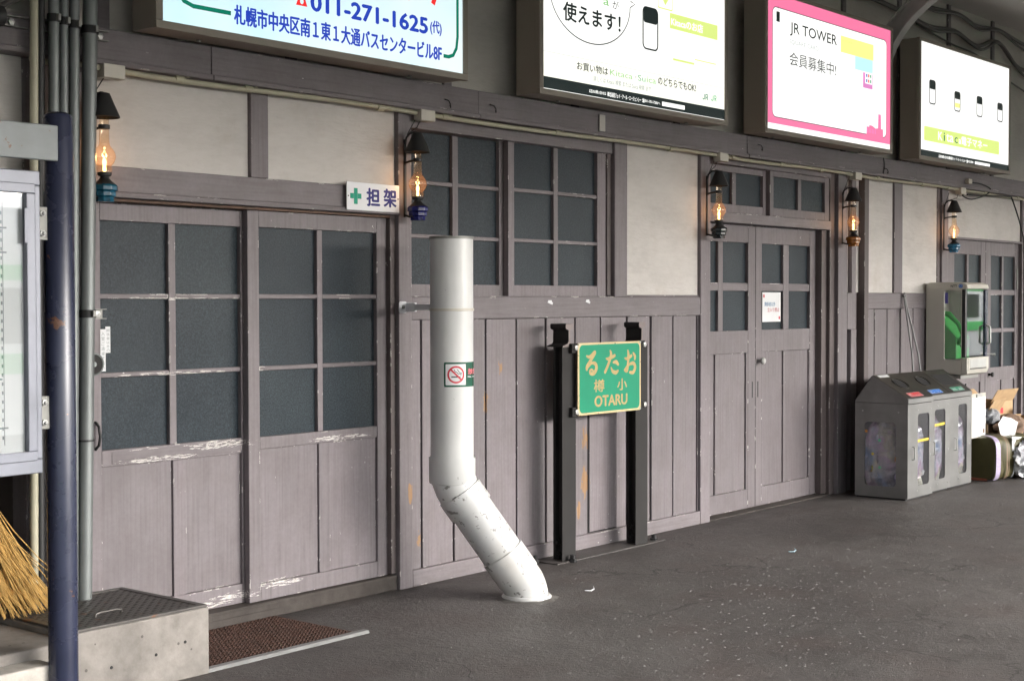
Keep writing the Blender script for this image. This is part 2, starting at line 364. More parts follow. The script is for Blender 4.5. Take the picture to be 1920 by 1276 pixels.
# ------------------------------------------------------------------ mesh helpers
def wloc(o):
    v = Vector((0, 0, 0))
    while o is not None: v += Vector(o.location); o = o.parent
    return v
class MB:
    def __init__(s): s.v = []; s.f = []
    def add(s, vs, fs):
        b = len(s.v); s.v += [tuple(v) for v in vs]; s.f += [tuple(i+b for i in f) for f in fs]; return s
    def box(s, x0, x1, y0, y1, z0, z1):
        return s.add([(x0,y0,z0),(x1,y0,z0),(x1,y1,z0),(x0,y1,z0),(x0,y0,z1),(x1,y0,z1),(x1,y1,z1),(x0,y1,z1)],
                     [(0,3,2,1),(4,5,6,7),(0,1,5,4),(1,2,6,5),(2,3,7,6),(3,0,4,7)])
    def prism(s, poly, axis, a, b):
        """poly: ccw list of 2d points; axis 'x': (y,z), 'y': (x,z), 'z': (x,y)"""
        def P(p, t): return {'x': (t, p[0], p[1]), 'y': (p[0], t, p[1]), 'z': (p[0], p[1], t)}[axis]
        n = len(poly); vs = [P(p, a) for p in poly] + [P(p, b) for p in poly]
        fs = [tuple(range(n))[::-1], tuple(range(n, 2*n))] + [(i, (i+1) % n, n+(i+1) % n, n+i) for i in range(n)]
        if axis == 'y': fs = [f[::-1] for f in fs]
        return s.add(vs, fs)
    def tube(s, pts, r, n=10, cap=True):
        pts = [Vector(p) for p in pts]; rs = r if isinstance(r, (list, tuple)) else [r]*len(pts)
        vs = []; fs = []; up = None
        for i, p in enumerate(pts):
            d = (pts[min(i+1, len(pts)-1)] - pts[max(i-1, 0)]).normalized()
            if up is None: up = Vector((0, 0, 1)) if abs(d.z) < .9 else Vector((1, 0, 0))
            a = d.cross(up).normalized(); up = a.cross(d).normalized()
            for k in range(n):
                t = 2*math.pi*k/n; vs.append(p + (a*math.cos(t) + up*math.sin(t))*rs[i])
        for i in range(len(pts)-1):
            for k in range(n):
                fs.append((i*n+k, i*n+(k+1) % n, (i+1)*n+(k+1) % n, (i+1)*n+k))
        if cap: fs += [tuple(range(n))[::-1], tuple(range((len(pts)-1)*n, len(pts)*n))]
        return s.add(vs, [f[::-1] for f in fs])
    def lathe(s, prof, c=(0, 0, 0), n=20, cap=True, ph=0):
        vs = [(c[0]+r*math.cos(2*math.pi*k/n+ph), c[1]+r*math.sin(2*math.pi*k/n+ph), c[2]+z) for r, z in prof for k in range(n)]
        fs = [(i*n+k, i*n+(k+1) % n, (i+1)*n+(k+1) % n, (i+1)*n+k) for i in range(len(prof)-1) for k in range(n)]
        if cap: fs += [tuple(range(n))[::-1], tuple(range((len(prof)-1)*n, len(prof)*n))]
        return s.add(vs, fs)
    def build(s, name, mat, parent=None, bevel=0, smooth=False, org=None):
        o0 = wloc(parent) if parent else Vector((0, 0, 0))
        if org is not None: o0 = o0 + Vector(org) - wloc(parent) if parent else Vector(org)
        me = bpy.data.meshes.new(name)
        me.from_pydata([tuple(Vector(v)-o0) for v in s.v], [], s.f); me.validate(); me.update()
        me.materials.append(mat)
        if smooth:
            for p in me.polygons: p.use_smooth = True
            try: me.set_sharp_from_angle(angle=R(40))
            except Exception: pass
        o = bpy.data.objects.new(name, me); COL.objects.link(o)
        if parent: o.parent = parent
        if org is not None: o.location = Vector(org) - (wloc(parent) if parent else Vector((0, 0, 0)))
        if bevel:
            b = o.modifiers.new('bevel', 'BEVEL'); b.width = bevel; b.segments = 2; b.limit_method = 'ANGLE'; b.angle_limit = R(35)
        return o
def tag(o, label=None, cat=None, group=None, kind=None):
    for k, v in (('label', label), ('category', cat), ('group', group), ('kind', kind)):
        if v: o[k] = v
    return o
def thing(name, label, cat, loc=(0, 0, 0), group=None):
    o = bpy.data.objects.new(name, None); COL.objects.link(o); o.location = loc; o.empty_display_size = .1
    return tag(o, label, cat, group)
def bx(name, mat, parent, x0, x1, y0, y1, z0, z1, bevel=.002):
    return MB().box(x0, x1, y0, y1, z0, z1).build(name, mat, parent, bevel)
def copy_tree(o, parent=None):
    c = o.copy(); COL.objects.link(c)
    if parent: c.parent = parent
    for ch in list(o.children): copy_tree(ch, c)
    return c
_tc = {}
def text_geo(s, bold=0.0):
    k = (s, bold)
    if k not in _tc:
        cu = bpy.data.curves.new('text', 'FONT'); cu.body = s; cu.size = 1; cu.offset = bold; cu.resolution_u = 3; cu.dimensions = '2D'; cu.fill_mode = 'FRONT'
        ob = bpy.data.objects.new('text', cu); COL.objects.link(ob)
        dg = bpy.context.evaluated_depsgraph_get(); dg.update()
        me = bpy.data.meshes.new_from_object(ob.evaluated_get(dg))
        vs = [tuple(v.co) for v in me.vertices]; fs = [tuple(p.vertices) for p in me.polygons]
        bpy.data.objects.remove(ob); bpy.data.curves.remove(cu); bpy.data.meshes.remove(me)
        xs = [v[0] for v in vs]; ys = [v[1] for v in vs]
        a, b, c, d = min(xs), max(xs), min(ys), max(ys)
        _tc[k] = ([((v[0]-a)/(b-a), (v[1]-c)/(d-c)) for v in vs], fs)
    return _tc[k]
def text_on(mb, s, x0, x1, y, z0, z1, bold=0.0, fn=None):
    """flat lettering filling a rectangle; bold (share of the height) stamps it again slightly shifted, each a hair further out"""
    vs, fs = text_geo(s)
    asp = abs(z1-z0)/max(abs(x1-x0), 1e-6); st = [(0, 0)]
    if bold > 0: st += [(bold, 0), (-bold, 0), (0, bold*.7), (0, -bold*.7)]
    for i, (a, b) in enumerate(st):
        if fn: mb.add([fn(u+a*.25, v+b) for u, v in vs], fs)
        else: mb.add([(x0+u*(x1-x0)+a*abs(z1-z0), y-i*.00012, z0+v*(z1-z0)+b*abs(z1-z0)) for u, v in vs], fs)
    return mb
def flat(mb, poly, y):
    """flat polygon facing -Y given as ccw (x,z) seen from the front"""
    return mb.add([(p[0], y, p[1]) for p in poly], [tuple(range(len(poly)))])
def rrect(x0, x1, z0, z1, r, n=5):
    pts = []
    for cx, cz, a in ((x1-r, z0+r, -90), (x1-r, z1-r, 0), (x0+r, z1-r, 90), (x0+r, z0+r, 180)):
        for k in range(n+1):
            t = R(a + 90*k/n); pts.append((cx+r*math.cos(t), cz+r*math.sin(t)))
    return pts
def ring2d(mb, outer, inner, y):
    n = len(outer); mb.add([(p[0], y, p[1]) for p in outer] + [(p[0], y, p[1]) for p in inner], [(i, (i+1) % n, n+(i+1) % n, n+i) for i in range(n)])
    return mb
def stroke(mb, pts, wd, y):
    """flat ribbon along a 2d polyline on a plane facing -Y"""
    L = []; Rr = []
    for i, p in enumerate(pts):
        a = Vector(pts[max(i-1, 0)]); b = Vector(pts[min(i+1, len(pts)-1)]); d = (b-a).normalized(); nn = Vector((-d.y, d.x))*wd/2
        L.append(Vector(p)+nn); Rr.append(Vector(p)-nn)
    n = len(pts); mb.add([(q.x, y, q.y) for q in L] + [(q.x, y, q.y) for q in Rr], [(i, n+i, n+i+1, i+1) for i in range(n-1)])
    return mb

# ================================================================== LARGE STRUCTURE
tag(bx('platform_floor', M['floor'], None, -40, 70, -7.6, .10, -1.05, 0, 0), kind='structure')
tag(bx('track_bed', M['ballast'], None, -200, 260, -300, -7.6, -1.4, -1.10, 0), kind='structure')
b_ = MB(); b_.box(-40, 70, -7.4, .10, 4.10, 4.24); b_.box(-40, 70, -7.46, -7.4, 2.95, 4.26)  # outer fascia is unseen, dropped low to shade the upper wall
tag(b_.build('canopy_roof_shade_fascia', M['soffit']), kind='structure')
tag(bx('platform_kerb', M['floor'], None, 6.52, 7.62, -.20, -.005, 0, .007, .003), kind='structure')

ST = thing('station_building', 'old wooden station wall in mauve paint with cream plaster panels, doors and windows', 'building')
# rough backing wall with a deep recess added at its left end for shade
b_ = MB(); b_.box(3.30, 40, .13, .40, 0, 4.10); b_.box(-40, 2.0, .13, .40, 0, 4.10); b_.box(2.0, 3.30, .13, .40, 1.97, 4.10)
b_.box(1.9, 3.4, 1.6, 1.7, 0, 2.2); b_.box(1.9, 2.0, .40, 1.6, 0, 2.2); b_.box(3.30, 3.40, .40, 1.6, 0, 2.2); b_.box(2.0, 3.3, .40, 1.6, 2.0, 2.2)
b_.build('backing_wall', M['paint_old'], ST)
def post(x0, x1, z0, z1, y=-.005, mat='paint'): return bx('post', M[mat], ST, x0, x1, y, .135, z0, z1, .004)
post(5.44, 5.537, 0, 2.486); post(7.348, 7.481, 1.522, 2.486); post(8.331, 8.451, 0, 2.486)
post(10.212, 10.291, 0, 2.486, .022, 'paint_shaded'); post(10.292, 10.442, 0, 2.486, -.008)
post(10.730, 10.806, 0, 2.486, -.012, 'paint_shaded'); post(12.235, 12.371, 0, 2.486); post(12.173, 12.233, 0, 2.486, .012, 'paint_shaded'); post(14.13, 14.30, 0, 2.486)
post(3.30, 3.585, 0, 2.486, .03)
bx('jamb', M['paint_shaded'], ST, 5.402, 5.438, .020, .12, .086, 1.94, .003)
bx('jamb', M['paint_shaded'], ST, 7.305, 7.346, .022, .12, 1.532, 2.40, .003)
bx('jamb', M['paint_shaded'], ST, 8.30, 8.330, .09, .13, 0, 2.03, .002)
for a, b in ((-6, 4.20), (4.203, 6.02), (6.024, 8.86), (8.863, 11.62), (11.622, 16.0), (16.003, 24)):   # the long beam, board by board
    dy = random.uniform(-.003, .003); bx('beam', M['paint_h'], ST, a, b, -.045+dy, .134, 2.512, 2.640, .004)
    bx('moulding', M['paint_h'], ST, a, b, -.062+dy, .134, 2.487, 2.5115, .005)
# lintel over the sliding doors
bx('lintel', M['paint_h'], ST, 3.586, 5.439, -.004, .134, 1.965, 2.074, .004)
bx('lintel_lip', M['paint_worn'], ST, 3.586, 5.439, -.022, .134, 1.9405, 1.9645, .004)
bx('door_track', plain('rusty_track', (.10, .055, .035), .7, 0, .4, 25), ST, 3.586, 5.401, .018, .13, 1.927, 1.940, .001)
# mid rails and baseboards
bx('mid_rail', M['paint_h'], ST, 5.538, 8.330, -.002, .134, 1.400, 1.521, .004)
bx('mid_rail', M['paint_h'], ST, 10.807, 12.172, -.002, .134, 1.428, 1.556, .004)
bx('baseboard', M['paint_worn'], ST, 5.538, 8.330, -.004, .134, 0, .088, .005)
bx('baseboard', M['paint_worn'], ST, 10.807, 12.172, -.004, .134, 0, .088, .005)
bx('door_sill', M['sill'], ST, 3.20, 5.439, .012, .134, 0, .078, .008)
bx('door_sill', M['sill'], ST, 8.452, 10.211, .002, .10, 0, .010, .003)
bx('sill_lip', M['sill'], ST, 4.20, 4.62, .004, .011, .04, .07, .003)
bx('panel_sill', M['paint_h'], ST, 7.482, 8.330, .010, .134, 1.522, 1.534, .003)
# plaster panels
for x0, x1, z0, z1, y in ((3.586, 4.466, 2.075, 2.486, .022), (4.572, 5.439, 2.075, 2.486, .022), (7.482, 8.330, 1.535, 2.486, .020),
                          (10.807, 11.296, 1.557, 2.486, .018), (11.451, 12.172, 1.557, 2.486, .018), (12.372, 14.129, 2.062, 2.486, .020),
                          (10.443, 10.729, 1.56, 2.486, .040), (2.0, 3.299, 2.0, 2.486, .03), (14.301, 24, 0, 2.486, .02)):
    bx('plaster_panel', M['plaster'], ST, x0, x1, y, .134, z0, z1, .002)
bx('batten', M['paint'], ST, 4.467, 4.571, .0, .134, 2.075, 2.486, .003)
bx('batten', M['paint'], ST, 11.297, 11.450, .0, .134, 1.557, 2.486, .003)
bx('batten', M['paint'], ST, 10.545, 10.615, .004, .039, 1.40, 2.486, .003)
bx('junction_cover', M['paint'], ST, 10.455, 10.60, -.004, .039, 1.27, 1.555, .004)
bx('board', M['paint'], ST, 10.443, 10.535, .040, .134, 0, 1.559, .003)
bx('board', M['paint'], ST, 10.548, 10.640, .012, .134, 0, 1.269, .003)
bx('board', M['paint_shaded'], ST, 10.643, 10.729, .050, .134, 0, 1.559, .003)
# upper plaster wall with battens, above the beam
ub = [-6, .4, 1.4, 2.5, 3.69, 4.75, 5.86, 7.0, 8.1, 9.25, 10.45, 11.45, 12.45, 13.45, 14.45, 15.5, 17, 20, 24]
for a, b in zip(ub[:-1], ub[1:]):
    bx('upper_panel', M['plaster_hi'], ST, a+.032, b-.032, .045, .134, 2.641, 4.099, .002)
for a in ub: bx('upper_batten', M['paint_h'], ST, a-.03, a+.03, .028, .134, 2.641, 4.099, .003)
# vertical cladding boards
edges = [5.538, 5.615, 5.872, 6.138, 6.405, 6.676, 6.953, 7.216, 7.498, 7.756, 8.016, 8.306, 8.331]
def cladding(edges, z0, z1):
    for i, (a, b) in enumerate(zip(edges[:-1], edges[1:])):
        yo = .014 + random.uniform(-.003, .004); tl = random.uniform(-.0025, .0025)
        x0 = a + (.016 if i else 0); mb = MB()
        mb.prism([(x0, yo+tl), (b, yo-tl), (b, .134), (x0, .134)], 'z', z0, z1 - random.uniform(0, .002))
        mb.build('board', M['paint'], ST, .002)
cladding(edges, .0885, 1.3995)
cladding([10.807, 10.955, 11.189, 11.436, 11.68, 11.92, 12.172], .0885, 1.4275)
bx('patch_gap', M['dark_inside'], ST, 7.088, 7.379, .0065, .016, .092, .820, 0)
bx('patch_board', M['paint'], ST, 7.096, 7.371, .002, .016, .098, .812, .003)
def leaf(name, x0, x1, z0, z1, y, cols, rows, panels=(), thick=.036, mat='paint', label=None, stile_r=None, lock_z=None, panel_y=.013):
    fr = MB(); c0, c1 = cols[0][0], cols[-1][1]; yb = y+thick
    fr.box(x0, c0, y, yb, z0, z1); fr.box(c1, x1, y, yb, z0, z1)
    rz = sorted(rows); fr.box(c0+.0005, c1-.0005, y+.001, yb, rz[-1][1], z1)
    lowg = rz[0][0]
    if panels:
        pz1 = max(p[3] for p in panels); pz0 = min(p[2] for p in panels)
        fr.box(c0+.0005, c1-.0005, y+.001, yb, pz1, lowg); fr.box(c0+.0005, c1-.0005, y+.001, yb, z0, pz0)
        ps = sorted(panels)
        for a, b in zip(ps[:-1], ps[1:]):
            if b[0]-a[1] > .001: fr.box(a[1], b[0], y+.0015, yb, pz0+.0005, pz1-.0005)
        if ps[0][0] - c0 > .004: fr.box(c0+.0006, ps[0][0], y+.0008, yb-.001, pz0+.0005, pz1-.0005)
        if c1 - ps[-1][1] > .004: fr.box(ps[-1][1], c1-.0006, y+.0008, yb-.001, pz0+.0005, pz1-.0005)
    else: fr.box(c0+.0005, c1-.0005, y+.001, yb, z0, lowg)
    f = fr.build(name, M[mat], ST, .003)
    if label: f['label'] = label
    for a, b in zip(cols[:-1], cols[1:]): bx('muntin', M[mat], f, a[1], b[0], y+.003, y+.028, rz[0][0]+.0005, rz[-1][1]-.0005, .003)
    for i, r in enumerate(rz):
        for c in cols:
            bx('pane', M['pane'], f, c[0]-.003, c[1]+.003, y+.024, y+.030, r[0]-.003, r[1]+.003, 0)
            if i: bx('muntin', M['paint_worn' if name == 'sliding_door' else 'paint_h'], f, c[0]+.0005, c[1]-.0005, y+.004, y+.027, rz[i-1][1], r[0], .003)
    for p in panels: bx('panel', M['paint'], f, p[0]+.001, p[1]-.001, y+panel_y, yb-.003, p[2]+.001, p[3]-.001, .002)
    return f
rowsD = [(.858, 1.171), (1.192, 1.511), (1.533, 1.848)]
dl = leaf('sliding_door', 3.587, 4.530, .079, 1.926, .086, [(3.700, 4.060), (4.098, 4.470)], rowsD, [(3.700, 4.075, .170, .786), (4.148, 4.470, .170, .786)], label='rear sliding door leaf with ring lock and white notice strips')
dr = leaf('sliding_door', 4.479, 5.400, .080, 1.926, .046, [(4.548, 4.920), (4.955, 5.330)], rowsD, [(4.548, 4.925, .160, .800), (5.000, 5.330, .160, .800)], label='front sliding door leaf under the stretcher sign')
bx('worn_strip', M['paint_worn'], dl, 3.75, 4.470, .0845, .087, .795, .85, .001)
# ring lock and pull on the rear leaf
o = MB().lathe([(.046, 0), (.050, .004), (.050, .008), (.043, .010), (.040, .006), (.012, .006), (.010, .014), (.0, .014)], (0, 0, 0), 24).build('ring_lock', M['galv'], dl, org=(0, 0, 0))
o.rotation_euler = (R(90), 0, 0); o.location = (3.660, .086, 1.232)
o = MB().lathe([(.041, .0062), (.041, .0075), (.012, .0080), (0, .0082)], (0, 0, 0), 24).build('lock_face', M['railsteel'], dl, org=(0, 0, 0)); o.rotation_euler = (R(90), 0, 0); o.location = (3.660, .086, 1.232)
MB().tube([(3.668, .086, .985), (3.672, .066, .965), (3.674, .060, .925), (3.672, .066, .885), (3.668, .086, .865)], .006, 8).build('pull_handle', M['blackiron'], dl, smooth=True)

rowsW = [(1.588, 1.834), (1.855, 2.119), (2.141, 2.398)]
bx('window_head', M['paint_h'], ST, 5.538, 7.347, .012, .134, 2.401, 2.486, .003)
leaf('window_sash', 5.545, 6.425, 1.524, 2.400, .072, [(5.590, 5.945), (5.990, 6.335)], rowsW)
leaf('window_sash', 6.366, 7.300, 1.526, 2.400, .031, [(6.418, 6.786), (6.828, 7.215)], rowsW)
bx('window_sill', M['paint_worn'], ST, 5.538, 7.347, .004, .028, 1.5215, 1.5255, 0)
# transom lights and double door
bx('transom_rail', M['paint_h'], ST, 8.452, 10.211, .012, .134, 2.035, 2.104, .004)
bx('window_head', M['paint_h'], ST, 8.452, 10.211, .012, .134, 2.432, 2.486, .003)
leaf('transom_sash', 8.453, 9.330, 2.105, 2.431, .060, [(8.490, 8.842), (8.892, 9.262)], [(2.166, 2.388)])
leaf('transom_sash', 9.302, 10.205, 2.105, 2.431, .026, [(9.352, 9.720), (9.768, 10.135)], [(2.166, 2.392)])
rowsE = [(1.285, 1.566), (1.622, 1.908)]
e1 = leaf('double_door', 8.320, 9.226, .012, 2.034, .100, [(8.385, 8.725), (8.786, 9.125)], rowsE, [(8.40, 8.684, .147, 1.125), (8.706, 9.100, .147, 1.125)], .03, panel_y=.013, label='left leaf of the double door')
e2 = leaf('double_door', 9.232, 10.130, .012, 2.034, .100, [(9.316, 9.635), (9.718, 10.040)], rowsE, [(9.330, 9.636, .147, 1.125), (9.660, 10.030, .147, 1.125)], .03, panel_y=.013, label='right leaf of the double door, a notice on its glass')
bx('jamb', M['paint_shaded'], ST, 10.132, 10.211, .050, .132, .011, 2.034, .003)
o = MB().lathe([(.012, 0), (.012, .02), (.024, .028), (.026, .04), (.018, .05), (0, .052)], (0, 0, 0), 16).build('door_knob', M['chrome'], e2, smooth=True, org=(0, 0, 0))
o.rotation_euler = (R(90), 0, 0); o.location = (9.275, .10, 1.062)
for e, x in ((e1, 9.185), (e2, 9.262)): bx('finger_slot', M['black'], e, x-.006, x+.006, .0985, .104, .80, .915, 0)
# far double door
bx('lintel', M['paint_h'], ST, 12.372, 14.129, -.002, .134, 2.040, 2.061, .003)
rowsF = [(.862, 1.190), (1.229, 1.543), (1.593, 1.911)]
f1 = leaf('far_door', 12.373, 13.308, .02, 2.039, .032, [(12.59, 12.880), (12.920, 13.200)], rowsF, [(12.59, 12.88, .14, .74), (12.92, 13.2, .14, .74)], label='left leaf of the far door behind the telephone')
f2 = leaf('far_door', 13.314, 14.128, .02, 2.039, .032, [(13.435, 13.715), (13.76, 14.045)], rowsF, [(13.435, 13.715, .14, .74), (13.76, 14.045, .14, .74)], label='right leaf of the far door behind the rubbish')
for e, x in ((f1, 12.41), (f2, 14.09)):
    MB().box(x-.014, x+.014, .024, .034, 1.60, 1.80).build('hinge', M['zinc'], e, .002)
o = MB().lathe([(.012, 0), (.012, .02), (.024, .03), (.02, .045), (0, .048)], (0, 0, 0), 12).build('door_knob', M['blackiron'], f2, smooth=True, org=(0, 0, 0))
o.rotation_euler = (R(90), 0, 0); o.location = (13.40, .032, .80)
# the curved iron bracket carrying the canopy
br = thing('roof_bracket', 'curved grey iron bracket rising from the wall between the pink and the far light box', 'bracket', (10.95, 0, 3.2))
def arc(r0, x): return [(x, -1.1+(1.1+r0)*math.cos(R(t)), 3.2+(.86+r0*.86)*math.sin(R(t))) for t in range(2, 92, 5)]
def arc_strip(r0, r1, x0, x1):
    mb = MB(); a = [arc(r0, x0), arc(r0, x1), arc(r1, x1), arc(r1, x0)]; n = len(a[0]); vs = sum(a, [])
    fs = [(k*n+i, k*n+i+1, ((k+1) % 4)*n+i+1, ((k+1) % 4)*n+i) for k in range(4) for i in range(n-1)]
    fs += [(0, n, 2*n, 3*n), (n-1, 4*n-1, 3*n-1, 2*n-1)]
    return mb.add(vs, fs)
brm = plain('grey_bracket_paint', (.42, .41, .40), .55)
arc_strip(-.075, -.062, 10.90, 11.0).build('lower_flange', brm, br, smooth=True)
arc_strip(.055, .068, 10.90, 11.0).build('upper_flange', brm, br, smooth=True)
arc_strip(-.0615, .0545, 10.943, 10.957).build('web', brm, br, smooth=True)

# ================================================================== OBJECTS ON THE WALL
# ---- light boxes
def lightbox(x0, x1, label, screen_mat='bl_white', z0=2.643, z1=3.630, y=-.222):
    t = thing('light_box', label, 'light box', ((x0+x1)/2, 0, z0), 'light boxes along the top of the wall')
    MB().box(x0+.006, x1-.006, y+.012, -.048, z0+.004, z1-.004).build('housing', M['boxframe'], t, .003)
    fr = MB(); w_ = .036
    fr.box(x0, x1, y, y+.03, z0, z0+w_-.003); fr.box(x0, x1, y, y+.03, z1-w_+.008, z1)
    fr.box(x0, x0+w_, y+.0005, y+.03, z0+w_-.003, z1-w_+.008); fr.box(x1-w_, x1, y+.0005, y+.03, z0+w_-.003, z1-w_+.008)
    fr.build('frame', M['boxframe'], t, .003)
    MB().box(x0+.03, x1-.03, y+.008, y+.0115, z0+.026, z1-.026).build('screen', M[screen_mat], t)
    for fx in (.16, .84):
        MB().lathe([(.012, -.010), (.012, 0)], (x0+(x1-x0)*fx, -.10, z0+.003), 6).build('bolt', M['zinc'], t)
    for xx in (x0+.27, x1-.27): MB().box(xx-.02, xx+.02, -.0475, -.0455, z0, z1).build('mounting_rail', M['zinc'], t)
    return t
YS = -.2155
def ink(t, name, mat, mb): return mb.build(name, M[mat], t)
L1 = lightbox(3.773, 5.740, 'pale blue light box with a telephone number and address in blue characters', 'bl_cyan')
ink(L1, 'lettering', 'bl_blue', text_on(MB(), '札幌市中央区南１東１大通バスセンタービル8F', 4.194, 5.541, YS, 2.718, 2.802, .035))
ink(L1, 'lettering', 'bl_blue', text_on(MB(), '011-271-1625', 4.648, 5.436, YS, 2.845, 2.922, .065))
ink(L1, 'lettering', 'bl_blue', text_on(MB(), '(代)', 5.458, 5.541, YS, 2.846, 2.918, .03))
mb = flat(MB(), [(4.555, 2.856), (4.625, 2.856), (4.607, 2.900), (4.573, 2.900)], YS); stroke(mb, [(4.557, 2.915), (4.565, 2.928), (4.615, 2.928), (4.623, 2.915)], .014, YS)
flat(mb, [(4.584, 2.910), (4.596, 2.910), (4.596, 2.935), (4.584, 2.935)], YS-.0004)
ink(L1, 'telephone_symbol', 'bl_red', mb)
c = [(4.59+.011*math.cos(R(a)), 2.876+.013*math.sin(R(a))) for a in range(0, 360, 30)]
ink(L1, 'telephone_dial', 'bl_cyan', flat(MB(), c, YS-.0006))
mb = MB(); stroke(mb, [(4.175, 2.760), (3.97, 2.760), (3.92, 2.775), (3.89, 2.81), (3.88, 2.86), (3.88, 3.44), (3.89, 3.49), (3.92, 3.52), (3.97, 3.535), (5.58, 3.535), (5.63, 3.52), (5.655, 3.49), (5.664, 3.44), (5.664, 2.86), (5.655, 2.80), (5.63, 2.762), (5.595, 2.750), (5.556, 2.750)], .019, YS)
ink(L1, 'border_line', 'bl_dgreen', mb)
mb = stroke(MB(), [(5.500, 3.30), (5.498, 3.10), (5.490, 3.03), (5.478, 3.0)], .030, YS); stroke(mb, [(5.33, 3.20), (5.315, 3.05), (5.298, 2.994)], .014, YS)
ink(L1, 'red_brush_strokes', 'bl_red', mb)

L2 = lightbox(6.337, 8.317, 'white light box with a speech bubble, lime banner and black bottom band')
ink(L2, 'cream_field', 'bl_cream', flat(MB(), [(6.368, 2.745), (8.285, 2.745), (8.285, 2.884), (6.368, 2.884)], YS+.0011))
ink(L2, 'rule_line', 'bl_grey', flat(MB(), [(6.368, 2.8835), (8.285, 2.8835), (8.285, 2.8855), (6.368, 2.8855)], YS+.0008))
ink(L2, 'bottom_band', 'bl_ink', flat(MB(), [(6.368, 2.680), (8.285, 2.680), (8.285, 2.745), (6.368, 2.745)], YS+.0008))
ink(L2, 'lettering', 'bl_ink', text_on(MB(), '使えます！', 6.558, 7.110, YS, 3.080, 3.184, .035))
ink(L2, 'lettering', 'bl_ink', text_on(MB(), 'が', 7.030, 7.094, YS, 3.214, 3.262))
ink(L2, 'lettering', 'bl_palegreen', text_on(MB(), 'a', 6.939, 6.995, YS, 3.222, 3.256, .03))
pts = [(6.822+.388*math.cos(R(a)), 3.245-.265*math.sin(R(a))) for a in range(0, 184, 6)]
mb = stroke(MB(), pts, .0065, YS); stroke(mb, [(7.21, 3.245), (7.262, 3.273), (7.215, 3.283)], .006, YS)
ink(L2, 'speech_bubble', 'bl_ink', mb)
ink(L2, 'lettering', 'bl_ink', text_on(MB(), 'お買い物は', 6.684, 6.985, YS, 2.816, 2.862, .02))
ink(L2, 'lettering', 'bl_palegreen', text_on(MB(), 'Kitaca', 7.005, 7.235, YS, 2.822, 2.856))
ink(L2, 'lettering', 'bl_ink', text_on(MB(), '・', 7.266, 7.274, YS, 2.836, 2.844))
ink(L2, 'lettering', 'bl_jgreen', text_on(MB(), 'Su', 7.292, 7.372, YS, 2.822, 2.857))
ink(L2, 'lettering', 'bl_palegreen', text_on(MB(), 'ica', 7.386, 7.485, YS, 2.822, 2.857))
ink(L2, 'lettering', 'bl_ink', text_on(MB(), 'のどちらでもOK!', 7.508, 7.936, YS, 2.824, 2.872, .025))
ink(L2, 'lettering', 'bl_grey', text_on(MB(), '詳しくは Kitaca 検索 または Suica 検索 まで', 6.842, 7.431, YS, 2.768, 2.799, .02))
ink(L2, 'lettering', 'bl_white', text_on(MB(), '広告のお問い合わせは', 6.801, 6.965, YS-.0005, 2.698, 2.718, .01))
ink(L2, 'lettering', 'bl_white', text_on(MB(), '㈱北海道ジェイ・アール・エージェンシー', 6.98, 7.325, YS-.0005, 2.694, 2.722, .015))
ink(L2, 'lettering', 'bl_white', text_on(MB(), '☎011-751-7206へ', 7.335, 7.529, YS-.0005, 2.697, 2.720, .015))
ink(L2, 'search_box', 'bl_white', flat(MB(), [(7.552, 2.697), (7.807, 2.697), (7.807, 2.723), (7.552, 2.723)], YS))
ink(L2, 'lime_banner', 'bl_lime', flat(MB(), [(7.636, 3.184), (8.194, 3.184), (8.194, 3.279), (7.636, 3.279)], YS))
ink(L2, 'lettering', 'bl_white', text_on(MB(), 'Kitacaのお店', 7.652, 8.015, YS-.001, 3.204, 3.256, .035))
for x0, x1, z0, z1 in ((7.672, 7.917, 2.991, 3.004), (7.923, 8.175, 3.023, 3.030)): ink(L2, 'lime_bar', 'bl_lime', flat(MB(), [(x0, z0), (x1, z0), (x1, z1), (x0, z1)], YS))
def logo_jr(t, x, z, h, mat):
    mb = MB(); s = h
    stroke(mb, [(x, z+.30*s), (x+.05*s, z+.06*s), (x+.40*s, z+.06*s), (x+.58*s, z+.12*s), (x+.60*s, z+.95*s)], .21*s, YS)
    stroke(mb, [(x+.95*s, z), (x+.95*s, z+.93*s), (x+1.5*s, z+.93*s), (x+1.62*s, z+.78*s), (x+1.62*s, z+.58*s), (x+1.5*s, z+.45*s), (x+1.15*s, z+.45*s)], .21*s, YS-.0003)
    stroke(mb, [(x+1.25*s, z+.44*s), (x+1.68*s, z)], .22*s, YS-.0006)
    ink(t, 'logo', mat, mb)
logo_jr(L2, 8.018, 2.786, .036, 'bl_dgreen'); logo_jr(L2, 8.120, 2.788, .036, 'bl_jgreen')
mb = ring2d(MB(), rrect(7.505, 7.668, 3.29, 3.50, .012), rrect(7.511, 7.662, 3.298, 3.494, .010), YS)
ink(L2, 'card_outline', 'bl_lime', mb); ink(L2, 'card_emblem', 'bl_lime', flat(MB(), [(7.586, 3.315), (7.625, 3.36), (7.62, 3.40), (7.555, 3.40), (7.548, 3.36)], YS))

